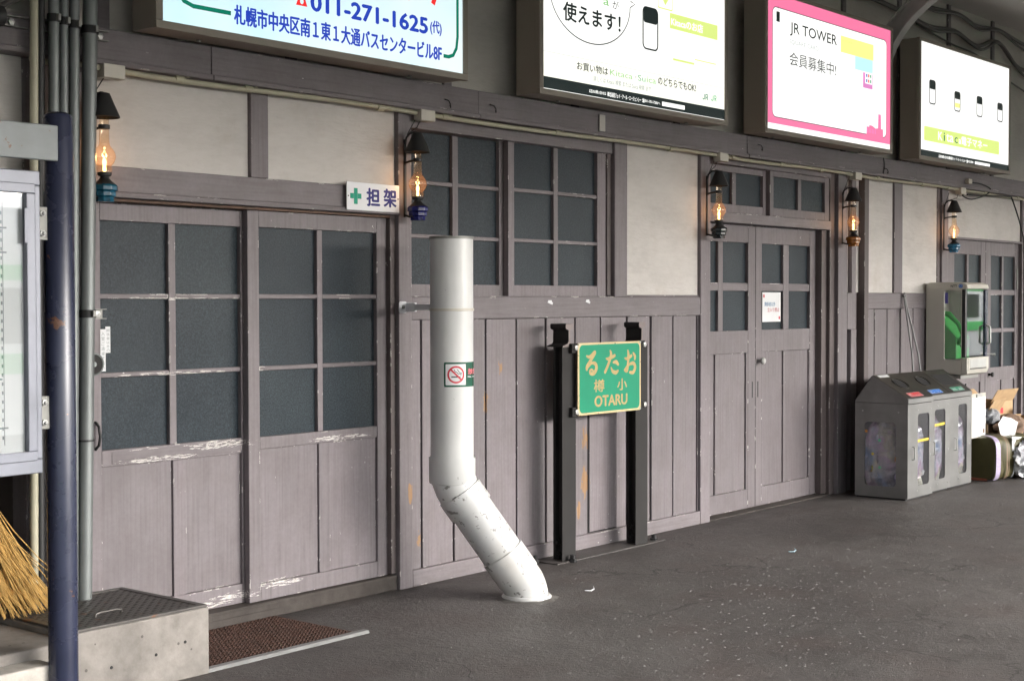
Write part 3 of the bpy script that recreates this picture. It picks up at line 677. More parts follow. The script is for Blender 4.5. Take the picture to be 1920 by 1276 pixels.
L3 = lightbox(8.800, 10.780, 'white light box with a thick pink border, squarish lettering and yellow panel')
ring = MB(); ring2d(ring, [(8.83, 2.716)]*6 + [(10.748, 2.716)]*6 + [(10.748, 3.602)]*6 + [(8.83, 3.602)]*6,
       [rrect(8.905, 10.675, 2.762, 3.515, .045)[i] for i in (list(range(18, 24)) + list(range(0, 6)) + list(range(6, 12)) + list(range(12, 18)))], YS)
ink(L3, 'pink_border', 'bl_pink', ring)
bo = rrect(8.903, 10.677, 2.760, 3.517, .046); bi = rrect(8.908, 10.672, 2.765, 3.512, .042); ink(L3, 'border_line', 'bl_ink', ring2d(MB(), bo, bi, YS-.0006))
ink(L3, 'lettering', 'bl_ink', text_on(MB(), 'JR TOWER', 9.150, 9.848, YS, 3.347, 3.442, .012))
ink(L3, 'lettering', 'bl_grey', text_on(MB(), 'SQUARE CARD', 9.142, 9.568, YS, 3.286, 3.322, -.012))
ink(L3, 'lettering', 'bl_ink', text_on(MB(), '会員募集中!', 9.143, 9.840, YS, 3.142, 3.236, .0))
for mt, x0, x1, z0, z1, dy in (('bl_yellow', 9.909, 10.449, 3.331, 3.452, 0), ('bl_lcyan', 10.141, 10.437, 3.232, 3.331, 0), ('bl_magenta', 10.275, 10.436, 3.110, 3.226, 0), ('bl_white', 10.31, 10.425, 3.145, 3.226, -.0008)):
    ink(L3, 'card_picture', mt, flat(MB(), [(x0, z0), (x1, z0), (x1, z1), (x0, z1)], YS+dy))
ink(L3, 'lettering', 'bl_lime', text_on(MB(), 'JR TOWER', 9.93, 10.10, YS-.0006, 3.405, 3.428))
for i, mt in enumerate(('bl_blue', 'bl_red', 'bl_jgreen')):
    mb = MB()
    for z in (3.155, 3.195): flat(mb, [(10.325+i*.033, z), (10.345+i*.033, z), (10.345+i*.033, z+.024), (10.325+i*.033, z+.024)], YS-.0014)
    ink(L3, 'small_squares', mt, mb)
mb = flat(MB(), [(10.335, 2.745), (10.62, 2.745), (10.62, 2.822), (10.585, 2.822), (10.58, 2.932), (10.535, 2.932), (10.53, 2.822), (10.50, 2.822), (10.50, 2.815), (10.43, 2.835), (10.38, 2.835), (10.38, 2.822), (10.335, 2.822)], YS-.0010)
ink(L3, 'tower_silhouette', 'bl_pink', mb)
mb = MB()
for k in range(9): flat(mb, [(10.54, 2.83+k*.0115), (10.575, 2.83+k*.0115), (10.575, 2.833+k*.0115), (10.54, 2.833+k*.0115)], YS-.0014)
for k in range(6): flat(mb, [(10.35+k*.026, 2.775), (10.358+k*.026, 2.775), (10.358+k*.026, 2.81), (10.35+k*.026, 2.81)], YS-.0014)
ink(L3, 'tower_lines', 'bl_magenta', mb)
mb = flat(MB(), [(8.958, 3.418), (9.005, 3.418), (9.005, 3.488), (8.958, 3.488)], YS); stroke(mb, [(8.981, 3.488), (8.981, 3.525)], .004, YS)
ink(L3, 'hanging_tag', 'bl_ink', mb)
ink(L3, 'lettering', 'bl_grey', text_on(MB(), '広告のお問い合わせは ㈱北海道ジェイ・アール・エージェンシー ☎011-751-7206へ', 9.347, 10.187, YS, 2.682, 2.702))

L4 = lightbox(11.272, 13.240, 'white light box with a lime name bar at the far right end')
b4 = rrect(11.377, 12.980, 2.803, 2.921, .015); ink(L4, 'lime_bar', 'bl_lime', flat(MB(), b4, YS))
ink(L4, 'lettering', 'bl_white', text_on(MB(), 'K', 11.656, 11.735, YS-.0008, 2.830, 2.898, .03))
ink(L4, 'lettering', 'bl_dgreen', text_on(MB(), 'i', 11.765, 11.790, YS-.0008, 2.830, 2.898, .0))
ink(L4, 'lettering', 'bl_white', text_on(MB(), 'ta', 11.82, 11.965, YS-.0008, 2.830, 2.894, .03))
ink(L4, 'lettering', 'bl_dgreen', text_on(MB(), 'c', 11.99, 12.055, YS-.0008, 2.832, 2.880, .0))
ink(L4, 'lettering', 'bl_white', text_on(MB(), 'a電子マネー', 12.08, 12.703, YS-.0008, 2.826, 2.896, .035))
ink(L4, 'bottom_band', 'bl_ink', flat(MB(), [(11.303, 2.673), (13.209, 2.673), (13.209, 2.726), (11.303, 2.726)], YS+.0008))
ink(L4, 'lettering', 'bl_white', text_on(MB(), '広告のお問い合わせは ㈱北海道ジェイ・アール・エージェンシー ☎011-751-7206へ', 11.669, 12.40, YS-.0005, 2.680, 2.708, .012))
ink(L4, 'search_box', 'bl_white', flat(MB(), [(12.43, 2.682), (12.768, 2.682), (12.768, 2.706), (12.43, 2.706)], YS))

def card_icon(t, x, z, wd, h, tone=None):
    mb = ring2d(MB(), rrect(x, x+wd, z, z+h, wd*.22), rrect(x+.012, x+wd-.012, z+.010, z+h-.010, wd*.16), YS)
    flat(mb, rrect(x+.012, x+wd-.012, z+h*.62, z+h-.010, wd*.1), YS-.0004); ink(t, 'card_symbol', 'bl_ink', mb)
    if tone: ink(t, 'card_stripe', tone, flat(MB(), rrect(x+.014, x+wd-.014, z+h*.2, z+h*.42, .008), YS-.0004))
for x, z, h, tone in ((11.47, 3.11, .20, None), (11.98, 3.10, .17, 'bl_yellow'), (12.46, 3.10, .18, None), (12.93, 3.10, .17, None)): card_icon(L4, x, z, .13, h, tone)
card_icon(L2, 7.34, 3.02, .17, .26)

# ---- conduit with junction boxes
CD = thing('conduit_run', 'thin cream conduit running under the long beam with pale junction boxes', 'conduit', (3.6, -.03, 2.474))
xs = [3.62, 5.545, 8.468, 10.455, 12.49]
seg = [3.3] + xs + [19.0]
for a, b in zip(seg[:-1], seg[1:]):
    n = 9; pts = [(a + (b-a)*i/(n-1), -.034, 2.474 - .006*math.sin(math.pi*i/(n-1)*2)) for i in range(n)]
    MB().tube(pts, .0125, 10).build('pipe', M['cream'], CD, smooth=True)
for x in (4.03, 4.42, 5.28, 5.76, 6.73, 7.92, 8.68, 9.35, 9.95, 10.9, 11.75, 12.28, 13.1, 13.9):
    MB().tube([(x-.022, -.034, 2.474), (x+.022, -.034, 2.474)], .0165, 12).build('coupling', M['cream'], CD, smooth=True)
    MB().box(x+.035, x+.05, -.048, -.0, 2.484, 2.490).build('clip', M['cream'], CD)
for x in xs: MB().box(x, x+.108, -.070, -.014, 2.434, 2.492).build('junction_box', M['cream_box'], CD, .004)

# ---- oil lamps
def make_lamp(fontmat):
    t = thing('oil_lamp', 'lamp', 'lamp')
    MB().lathe([(.040, 0), (.038, .018), (.043, .022), (.048, .024), (.048, .040), (.046, .042), (.050, .045), (.056, .048), (.056, .064), (.050, .071), (.040, .076)], (0, 0, 0), 10, True, .2).build('oil_font', M[fontmat], t, .0015)
    MB().lathe([(.048, .0715), (.030, .085), (.020, .097), (.018, .104)], (0, 0, 0), 18).build('font_cap', M['blackiron'], t, smooth=True)
    MB().lathe([(.017, .104), (.028, .108), (.030, .116), (.030, .122), (.018, .124)], (0, 0, 0), 18).build('burner', M['blackiron'], t, smooth=True)
    MB().lathe([(.030, .1225), (.031, .140), (.026, .147), (.038, .160), (.046, .178), (.047, .190), (.043, .206), (.032, .222), (.0235, .232), (.0215, .245), (.020, .30), (.0195, .352)], (0, 0, 0), 24, False).build('globe', M['globe'], t, smooth=True)
    MB().lathe([(.0205, .300), (.024, .301), (.024, .318), (.0205, .319)], (0, 0, 0), 20).build('collar_ring', M['blackiron'], t, smooth=True)
    MB().lathe([(.063, .347), (.066, .350), (.024, .448), (.010, .452), (.008, .450), (.021, .444), (.061, .349)], (0, 0, 0), 28, False).build('shade', M['blackiron'], t, smooth=True)
    br = MB(); br.box(-.008, .008, .088, .094, .020, .420); br.build('wall_bar', M['blackiron'], t, .001)
    MB().tube([(0, .089, .030), (0, .06, .022), (0, .035, .018)], .006, 8).build('lower_arm', M['blackiron'], t, smooth=True)
    MB().tube([(0, .089, .300), (0, .06, .306), (0, .022, .309)], .006, 8).build('ring_arm', M['blackiron'], t, smooth=True)
    MB().tube([(0, .089, .40), (0, .080, .430), (0, .055, .449), (0, .022, .452), (0, .006, .450)], .006, 8).build('shade_arm', M['blackiron'], t, smooth=True)
    MB().lathe([(0, .125), (.006, .127), (.008, .135), (.006, .147), (.0085, .160), (.0085, .170), (.004, .180), (0, .186)], (0, 0, 0), 12, False).build('bulb', M['bulb'], t, smooth=True)
    MB().lathe([(0, .200), (.0035, .203), (.004, .208), (0, .212)], (0, 0, 0), 8, False).build('bulb_tip', M['tip'], t, smooth=True)
    ld = bpy.data.lights.new('lamp_flame', 'POINT'); ld.energy = .15; ld.color = (1, .52, .20); ld.shadow_soft_size = .012
    lo = bpy.data.objects.new('lamp_flame', ld); COL.objects.link(lo); lo.parent = t; lo.location = (0, 0, .1785)
    return t
LD = [(3.597, 'teal', 'dark conical oil lamp with teal glass base beside the grey conduits'), (5.483, 'navy', 'dark conical oil lamp with navy glass base next to the stretcher sign'),
      (8.403, 'dark', 'dark conical oil lamp with blackish glass base left of the double door'), (10.356, 'amber', 'dark conical oil lamp with amber glass base right of the double door'),
      (12.267, 'blue', 'dark conical oil lamp with bright blue glass base above the telephone cabinet')]
lamp0 = make_lamp('font_teal')
for i, (x, k, lab) in enumerate(LD):
    t = lamp0 if i == 0 else copy_tree(lamp0)
    t.location = (x, -.100, 1.912); t['label'] = lab; t['group'] = 'oil lamps on the wall posts'; t.rotation_euler = (0, 0, R(random.uniform(-3, 3)))
    for ch in t.children:
        if ch.name.startswith('oil_font') and i:
            ch.data = ch.data.copy(); ch.data.materials[0] = M['font_' + k]
    bxx = xs[i] + .05; mb = MB()
    mb.tube([(bxx-.02, -.03, 2.436), (bxx-.045, -.03, 2.40), (x+.002, -.025, 2.36), (x-.004, -.018, 2.31), (x, -.016, 2.20)], .0025, 6)
    o = mb.build('flex_wire', M['black'], t)
    for v in o.data.vertices: pass

# ---- stretcher sign
SG = thing('stretcher_sign', 'white enamel plate with green cross and two blue characters on the door lintel', 'sign', (5.23, -.03, 2.02))
MB().box(5.047, 5.418, -.032, -.026, 1.951, 2.090).build('plate', M['white_enamel'], SG, .002)
mb = flat(MB(), [(5.094, 1.981), (5.120, 1.981), (5.120, 2.060), (5.094, 2.060)], -.0328); flat(mb, [(5.068, 2.008), (5.0935, 2.008), (5.0935, 2.034), (5.068, 2.034)], -.0328); flat(mb, [(5.1205, 2.008), (5.146, 2.008), (5.146, 2.034), (5.1205, 2.034)], -.0328)
mb.build('cross', M['ink_green'], SG)
mb = MB(); text_on(mb, '担', 5.184, 5.274, -.0328, 1.977, 2.064, .045); mb.build('lettering', M['ink_blue'], SG)
mb = MB(); text_on(mb, '架', 5.305, 5.393, -.0328, 1.977, 2.067, .045); mb.build('lettering', M['ink_blue'], SG)
for x in (5.057, 5.408): q = MB().lathe([(.004, 0), (.003, .002)], (0, 0, 0), 8).build('screw', M['blackiron'], SG, org=(0, 0, 0)); q.rotation_euler = (R(90), 0, 0); q.location = (x-5.23, -.002, .0)
# ---- paper notice on the double door, strips on the sliding door, tag on the beam
PN = thing('paper_notice', 'white paper notice with blue and red writing taped on the double door glass', 'notice', (9.446, .098, 1.45))
MB().box(9.314, 9.580, .0940, .0955, 1.342, 1.557).build('sheet', M['paper'], PN)
mb = text_on(MB(), '関係者以外', 9.345, 9.50, .0932, 1.455, 1.487, .01); mb.build('lettering', plain('faded_blue_ink', (.10, .24, .42), .6), PN)
mb = text_on(MB(), '立入り禁止', 9.385, 9.56, .0932, 1.415, 1.445, .01); mb.build('lettering', plain('faded_red_ink', (.48, .10, .12), .6), PN)
for x, z in ((9.335, 1.53), (9.56, 1.37)): flat(MB(), [(x+.012*math.cos(R(a)), z+.013*math.sin(R(a))) for a in range(0, 360, 30)], .0932).build('magnet', M['ink_red'], PN)
for x0, x1, z0, z1, lab, s in ((3.722, 3.746, 1.279, 1.392, 'shorter white vertical strip of writing on the sliding door stile', '関係者以外の'), (3.696, 3.7215, 1.200, 1.381, 'longer white vertical strip of writing on the sliding door stile', '入室ご遠慮下さい')):
    t = thing('door_strip', lab, 'label', ((x0+x1)/2, .085, z0))
    MB().box(x0, x1, .0835, .0849, z0, z1).build('strip', M['paper'], t)
    n = len(s); hh = (z1-z0-.01)/n; mb = MB()
    for i, ch in enumerate(s): text_on(mb, ch, x0+.004, x1-.004, .0830, z1-.006-(i+1)*hh, z1-.006-i*hh-hh*.25)
    mb.build('lettering', M['ink_grey'], t)
TG = bx('beam_tag', M['tag_grey'], None, 7.122, 7.180, -.056, -.049, 2.517, 2.617, .003); tag(TG, 'small pale vertical tag fixed on the beam under the speech bubble light box', 'tag')
for i, (x, z) in enumerate(((5.75, 2.535), (6.12, 2.545), (9.0, 2.56), (10.99, 2.53))):
    mb = MB(); mb.tube([(x, -.045, z+.03), (x, -.075, z+.02), (x+.004, -.085, z), (x+.012, -.078, z-.015), (x+.02, -.066, z-.004)], .0035, 6)
    o = mb.build('beam_hook', M['blackiron'], smooth=True)
    tag(o, ['small black hook on the beam above the window, left one', 'small black hook on the beam above the window, right one', 'small black hook on the beam under the pink bordered light box', 'small black hook on the beam near the amber lamp'][i], 'hook', 'hooks screwed into the beam')
# white scraps of paper left on the window rail
for i, (x, z, wd) in enumerate(((6.68, 1.488, .05), (7.05, 1.492, .045))):
    mb = MB().prism([(x, z), (x+wd*.9, z-.012), (x+wd, z), (x+wd*.8, z+.004), (x+wd*.75, z+.014), (x+.008, z+.014)], 'y', -.0045, -.0025)
    tag(mb.build('paper_scrap', M['paper']), ['torn white scrap on the window rail, left one', 'torn white scrap on the window rail, right one'][i], 'scrap', 'scraps of paper on the window rail')

# ---- cables on the upper wall and near the far door
def cable(pts, r, label, mat='cable', sub=6):
    P = [Vector(p) for p in pts]; out = []
    for i in range(len(P)-1):
        p0 = P[max(i-1, 0)]; p1 = P[i]; p2 = P[i+1]; p3 = P[min(i+2, len(P)-1)]
        for k in range(sub):
            t = k/sub; out.append(.5*((2*p1)+(-p0+p2)*t+(2*p0-5*p1+4*p2-p3)*t*t+(-p0+3*p1-3*p2+p3)*t**3))
    out.append(P[-1])
    return tag(MB().tube(out, r, 7).build('cable', M[mat], smooth=True), label, 'cable')
yc = .0
cable([(9.0, yc, 4.01), (10.2, yc, 4.0), (11.45, yc, 4.02), (11.95, yc, 4.0), (12.55, yc, 4.03), (13.0, yc, 3.985), (13.5, yc, 4.02), (14.2, yc, 3.97), (15, yc, 4.02)], .016, 'thick grey cable along the very top of the wall')
cable([(9.0, yc-.02, 3.99), (10.4, yc-.02, 3.97), (11.45, yc-.02, 4.0), (12.0, yc-.02, 3.97), (12.5, yc-.02, 4.01), (13.0, yc-.02, 3.95), (13.46, yc-.02, 4.0), (14.2, yc-.02, 3.90), (15, yc-.02, 4.0)], .011, 'thinner grey cable hanging just below the thick top cable')
cable([(9.0, yc-.01, 3.93), (10.5, yc-.01, 3.91), (11.3, yc-.01, 3.88), (11.9, yc-.01, 3.83), (12.45, yc-.01, 3.865), (12.95, yc-.01, 3.80), (13.45, yc-.01, 3.90), (14.0, yc-.01, 3.72), (14.6, yc-.01, 3.8)], .019, 'sagging thick grey cable above the far light box')
cable([(9.0, yc-.03, 3.91), (10.5, yc-.03, 3.89), (11.3, yc-.03, 3.86), (11.95, yc-.03, 3.80), (12.47, yc-.03, 3.845), (13.0, yc-.03, 3.77), (13.47, yc-.03, 3.885), (14.05, yc-.03, 3.66), (14.6, yc-.03, 3.7)], .013, 'lower sagging grey cable above the far light box')
cable([(11.7, yc, 3.82), (12.4, yc, 3.75), (13.0, yc, 3.72), (13.6, yc, 3.60), (14.3, yc, 3.50)], .008, 'thin grey cable drooping lowest above the far light box')
cable([(12.62, -.05, 2.45), (12.55, -.06, 2.42), (12.75, -.06, 2.40), (13.1, -.05, 2.46), (13.2, -.05, 2.52), (12.95, -.06, 2.55), (12.72, -.06, 2.55)], .006, 'black flex looped at the plug under the far light box', 'black')
cable([(12.62, -.07, 2.435), (12.9, -.07, 2.44), (13.6, -.06, 2.47), (13.75, -.05, 2.44), (14.05, -.03, 2.16), (14.10, -.03, 2.0), (14.11, -.03, 1.4), (14.12, -.03, .2)], .007, 'thin black cable dropping down beside the far door', 'black')
cable([(10.98, -.05, 2.64), (10.99, -.055, 2.58), (10.97, -.055, 2.52), (10.96, -.06, 2.48)], .004, 'short black wire hanging from the pink bordered light box', 'black')
PL = bx('cable_plug', M['cream_box'], None, 12.62, 12.70, -.085, -.046, 2.53, 2.575, .006); tag(PL, 'cream plug on the beam under the far light box', 'plug')

# ================================================================== THINGS ON THE PLATFORM
def sweep(path, radii, n=28):
    return MB().tube(path, radii, n, False)
# ---- white drain pipe with a no smoking sticker
A = Vector((5.43, -.38, .594)); B = Vector((5.70, -.64, .052)); PR = .108
DP = thing('drain_pipe', 'tall white plastic drain pipe bent at its foot, scuffed, in front of the boards', 'drain pipe', (5.43, -.38, 0))
MB().lathe([(PR-.006, 1.80), (PR-.006, 1.816), (PR, 1.816), (PR, 1.80), (PR, .72), (PR, .60)], (A.x, A.y, 0), 48, False).build('upper_pipe', M['pvc'], DP, smooth=True)
MB().lathe([(0, 1.806), (PR+.004, 1.806), (PR+.004, 1.819), (.02, 1.822), (0, 1.822)], (A.x, A.y, 0), 36, False).build('top_cap', M['zinc'], DP, smooth=True)
MB().lathe([(PR, .713), (PR+.007, .717), (PR+.009, .72), (PR+.009, .594), (PR+.004, .588), (PR, .588)], (A.x, A.y, 0), 48, False).build('collar', M['pvc'], DP, smooth=True)
D = (B-A).normalized(); L = (B-A).length
def bend(P, d0, d1, rad, k=7):
    """points of a fillet of given tangent length at corner P"""
    p0 = P - d0*rad; p1 = P + d1*rad; out = []
    for i in range(k+1):
        t = i/k; out.append((1-t)**2*p0 + 2*t*(1-t)*P + t*t*p1)
    return out
DN = Vector((0, 0, -1))
b1 = bend(A, DN, D, .075)
def shell(name, pts, r, lip0=.006, lip1=.006):
    rr = [r]*len(pts); p = list(pts); d0 = (p[1]-p[0]).normalized(); d1 = (p[-1]-p[-2]).normalized()
    p = [p[0], p[0]+d0*.0004] + p[1:-1] + [p[-1]-d1*.0004, p[-1]]; rr = [r-lip0] + [r]*(len(p)-2) + [r-lip1]
    return MB().tube(p, rr, 44, False).build(name, M['pvc'], DP, smooth=True)
shell('elbow', [A+Vector((0, 0, .085))] + b1, PR+.003)
shell('elbow_socket', [A+D*(.060), A+D*.165], PR+.0095)
shell('slanted_pipe', [A+D*.14, A+D*.46], PR)
shell('coupling', [A+D*.44, A+D*.585], PR+.007)
b2 = bend(B, D, DN, .05)
shell('foot_elbow', [A+D*.57] + b2 + [Vector((B.x, B.y, .005))], PR+.002)
MB().lathe([(PR-.01, .001), (PR+.018, .001), (PR+.018, .012), (PR+.010, .022), (PR-.01, .024)], (B.x, B.y, 0), 44, False).build('base_flange', M['pvc'], DP, smooth=True)
rs_ = random.Random(5); mb = MB(); nn_ = 40
for e in (0, 1): mb.v += [(B.x+(PR+(.012 if e == 0 else .030+rs_.uniform(0, .035)))*math.cos(2*math.pi*k/nn_), B.y+(PR+(.012 if e == 0 else .030+rs_.uniform(0, .035)))*math.sin(2*math.pi*k/nn_), .010 if e == 0 else .0008) for k in range(nn_)]
mb.f += [(k, nn_+k, nn_+(k+1) % nn_, (k+1) % nn_) for k in range(nn_)]
mb.build('mortar_collar', concrete('dusty_mortar', (.135, .128, .122)), DP, smooth=True)
bk = MB(); bk.prism(rrect(5.435, 5.492, 1.437, 1.497, .012), 'y', -.012, -.006); bk.box(5.484, 5.500, -.075, -.0065, 1.444, 1.490); bk.box(5.4835, 5.4995, -.30, -.0755, 1.452, 1.482)
bk.build('wall_bracket', M['white_enamel'], DP, .002)
q = MB().lathe([(.009, 0), (.009, .006), (0, .008)], (0, 0, 0), 6).build('bolt', M['zinc'], DP, org=(0, 0, 0)); q.rotation_euler = (R(90), 0, 0); q.location = (.032, .367, 1.467)
MB().lathe([(PR+.0005, 1.449), (PR+.004, 1.450), (PR+.004, 1.462), (PR+.0005, 1.463)], (A.x, A.y, 0), 44, False).build('strap', M['cream_box'], DP, smooth=True)
cdir = Vector((-5.43, -4.90, 0)).normalized(); tdir = Vector((-cdir.y, cdir.x, 0))
if tdir.dot(RT) < 0: tdir = -tdir
def wrap(r): 
    def fn(a, z): p = cdir*math.cos(a)*r + tdir*math.sin(a)*r; return (A.x+p.x, A.y+p.y, z)
    return fn
def wrap_poly(mb, pts, r):
    """subdivide a convex shape given as (angle, z) into vertical strips so that it follows the pipe"""
    f = wrap(r); zs = sorted(set(round(p[0], 5) for p in pts)); a0, a1 = zs[0], zs[-1]; n = max(2, int((a1-a0)/R(5)))
    def span(a):
        lo, hi = 9, -9
        for i in range(len(pts)):
            p, q = pts[i], pts[(i+1) % len(pts)]
            if min(p[0], q[0])-1e-6 <= a <= max(p[0], q[0])+1e-6:
                if abs(p[0]-q[0]) < 1e-6: cs = [p[1], q[1]]
                else: cs = [p[1]+(q[1]-p[1])*(a-p[0])/(q[0]-p[0])]
                lo = min(lo, *cs); hi = max(hi, *cs)
        return lo, hi
    AA = sorted(set([a0+(a1-a0)*i/n for i in range(n+1)] + zs)); vs = []
    for a in AA:
        lo, hi = span(a); vs += [f(a, lo), f(a, hi)]
    return mb.add(vs, [(2*i, 2*i+2, 2*i+3, 2*i+1) for i in range(len(AA)-1)])
ZC = 1.136
st = wrap_poly(MB(), rrect(R(-21), R(112), ZC-.061, ZC+.061, .018, 4), PR+.0012).build('no_smoking_sticker', M['sticker_green'], DP, smooth=True)
st['label'] = 'dark green no smoking sticker wrapped round the pipe'
wrap_poly(MB(), rrect(R(-16.5), R(38.5), ZC-.052, ZC+.052, .012, 4), PR+.0018).build('white_field', M['sticker_white'], st, smooth=True)
def ang(u): return R(11) + u/PR      # arc position measured from the middle of the white field
f = wrap(PR+.0024); vs = []; n = 40
for k in range(n):
    t = 2*math.pi*k/n
    for rr in (.043, .0345): vs.append(f(ang(rr*math.cos(t)), ZC+rr*math.sin(t)))
mb = MB().add(vs, [(2*k, 2*((k+1) % n), 2*((k+1) % n)+1, 2*k+1) for k in range(n)])
def wstroke(mb, pts, wd, r):
    g = wrap(r); Ls = []
    for i, p in enumerate(pts):
        a = Vector(pts[max(i-1, 0)]); b = Vector(pts[min(i+1, len(pts)-1)]); d = (b-a).normalized(); nn = Vector((-d.y, d.x))*wd/2
        p = Vector(p); q0 = p+nn; q1 = p-nn; Ls += [g(ang(q0.x), ZC+q0.y), g(ang(q1.x), ZC+q1.y)]
    return mb.add(Ls, [(2*i, 2*i+1, 2*i+3, 2*i+2) for i in range(len(pts)-1)])
mb.build('ban_ring', M['ink_red'], st)
wstroke(MB(), [(-.028+.0565*i/6, .027-.055*i/6) for i in range(7)], .0085, PR+.0032).build('ban_bar', M['ink_red'], st)
wstroke(MB(), [(-.024, -.011), (-.012, -.011), (0, -.011), (.010, -.011)], .006, PR+.0027).build('cigarette', M['ink_black'], st)
wstroke(MB(), [(.0125, -.011), (.022, -.011)], .006, PR+.0027).build('cigarette_tip', M['ink_grey'], st)
for pts in ([(-.010, .026), (-.006, .016), (.004, .011), (.010, .004), (.022, .004), (.025, -.004)], [(.005, .025), (.012, .018), (.016, .010), (.026, .009), (.029, .002)]):
    wstroke(MB(), pts, .003, PR+.0027).build('smoke_line', M['ink_black'], st)
def wtext(s, a0, a1, z0, z1, bold=0.0): 
    g = wrap(PR+.0026); return text_on(MB(), s, 0, 0, 0, 0, 0, bold, lambda u, v: g(R(a0+u*(a1-a0)), z0+v*(z1-z0)))
wtext('禁煙', 46, 92, ZC+.0, ZC+.028, .05).build('lettering', simple('pink_red_ink', (.75, .16, .20), .4), st)
wtext('No Smoking', 46, 105, ZC-.018, ZC-.007, .02).build('lettering', M['sticker_white'], st)

# ---- station name sign made of two old rails
NS = thing('station_name_sign', 'green enamel station name board with gold lettering bolted to two dark rail posts', 'station sign', (7.02, -.10, 0))
def rail_poly(cx, yf, s=1.0):
    """plan of a rail standing upright, its foot towards the platform"""
    h = [(-.0635, 0), (.0635, 0), (.0635, .010), (.020, .020), (.009, .030), (.0085, .105), (.0325, .116), (.0325, .142), (.026, .150), (-.026, .150), (-.0325, .142), (-.0325, .116), (-.0085, .105), (-.009, .030), (-.020, .020), (-.0635, .010)]
    return [(cx+x, yf+y*s) for x, y in h]
for cx in (6.664, 7.396):
    p = MB().prism(rail_poly(cx, -.172, .64), 'z', .0, 1.232).build('rail_post', M['railsteel'], NS, .0015)
    # short piece of rail lying on top, end towards the platform
    h = [(-.0635, 0), (.0635, 0), (.0635, .008), (.018, .020), (.008, .032), (.008, .096), (.030, .104), (.0345, .112), (.0345, .128), (.030, .134), (-.030, .134), (-.0345, .128), (-.0345, .112), (-.030, .104), (-.008, .096), (-.008, .032), (-.018, .020), (-.0635, .008)]
    c = MB().prism([(cx+x, 1.233+z) for x, z in h], 'y', -.176, -.062).build('rail_cap', M['railsteel'], p, .0015)
    c.data.materials.append(M['railcut'])
    for fc in c.data.polygons:
        if abs(fc.normal.y) > .9 and fc.center.y < -.0: fc.material_index = 1
    for z in (.045, .105):
        q = MB().lathe([(.017, 0), (.017, .012), (.009, .013), (.009, .024), (0, .026)], (0, 0, 0), 6).build('fishplate_bolt', M['railsteel'], p, org=(0, 0, 0))
        q.rotation_euler = (0, R(-90), 0); q.location = (cx-.010-7.02, -.105+.10, z)
for x, y in ((6.50, -.05), (7.56, -.15), (6.655, -.205)):
    MB().lathe([(.024, 0), (.024, .018), (.015, .02), (.015, .04), (0, .044)], (x, y, 0), 6).build('anchor_bolt', M['blackiron'], NS, .001)
bd = MB().prism(rrect(6.705, 7.339, .836, 1.255, .012), 'y', -.205, -.199).build('name_board', M['gold_edge'], NS, .0015)
flat(MB(), rrect(6.719, 7.325, .849, 1.243, .030), -.2056).build('green_face', M['green_board'], bd)
def brush(name, strokes):
    """brush-like character: tapering strokes given as [(x, z, width), ...]"""
    mb = MB(); dy = 0
    for stx in strokes:
        P = [Vector((p[0], p[1])) for p in stx]; W = [p[2] for p in stx]; pts = []; ws = []
        for i in range(len(P)-1):
            p0 = P[max(i-1, 0)]; p1 = P[i]; p2 = P[i+1]; p3 = P[min(i+2, len(P)-1)]
            for k in range(5):
                t = k/5; pts.append(.5*((2*p1)+(-p0+p2)*t+(2*p0-5*p1+4*p2-p3)*t*t+(-p0+3*p1-3*p2+p3)*t**3)); ws.append(W[i]*(1-t)+W[i+1]*t)
        pts.append(P[-1]); ws.append(W[-1]); vs = []
        for i, p in enumerate(pts):
            d = (pts[min(i+1, len(pts)-1)]-pts[max(i-1, 0)]).normalized(); nn = Vector((-d.y, d.x))*ws[i]/2; a = p+nn; b = p-nn
            vs += [(a.x, -.2063-dy, a.y), (b.x, -.2063-dy, b.y)]
        mb.add(vs, [(2*i, 2*i+1, 2*i+3, 2*i+2) for i in range(len(pts)-1)])
        for q, wq in ((pts[0], ws[0]), (pts[-1], ws[-1])):
            if wq > .004: flat(mb, [(q.x+wq*.5*math.cos(R(a)), q.y+wq*.5*math.sin(R(a))) for a in range(0, 360, 45)], -.2064-dy)
        dy += .0003
    return mb.build(name, M['gold'], bd)
def px(strokes): return [[(6.705+(x-362)/718*.634, 1.255-(z-(325-(x-362)/718*35))/ (830-(x-362)/718*45)*.419, w/718*.634) for x, z, w in s] for s in strokes]
brush('lettering', px([[(455, 470, 12), (490, 480, 24), (545, 430, 30)], [(545, 435, 28), (505, 510, 24), (462, 585, 28), (456, 620, 24)], [(462, 600, 20), (510, 550, 18), (552, 560, 26), (562, 610, 30), (535, 665, 26), (500, 668, 24), (490, 640, 18), (512, 625, 16), (530, 645, 12)]]))
brush('lettering', px([[(672, 495, 10), (700, 500, 24), (770, 462, 22)], [(718, 408, 14), (728, 450, 26), (705, 540, 24), (660, 650, 24)], [(752, 540, 14), (785, 535, 28), (808, 560, 22)], [(728, 600, 12), (745, 640, 24), (780, 655, 28), (806, 635, 18)]]))
brush('lettering', px([[(888, 490, 12), (915, 495, 22), (965, 462, 22)], [(922, 402, 14), (930, 450, 26), (925, 540, 24), (912, 630, 26), (885, 625, 20)], [(885, 622, 14), (925, 570, 16), (985, 545, 26), (1008, 590, 28), (985, 650, 26), (945, 650, 18)], [(985, 430, 14), (1005, 465, 26), (1003, 500, 18)]]))
def on_board(name, s, x0, x1, z0, z1, bold): text_on(MB(), s, x0, x1, -.2064, z0, z1, bold).build(name, M['gold'], bd)
on_board('lettering', '樽', 6.858, 6.960, .966, 1.038, .022); on_board('lettering', '小', 7.092, 7.190, .966, 1.034, .03); on_board('lettering', 'OTARU', 6.866, 7.192, .880, .942, .055)
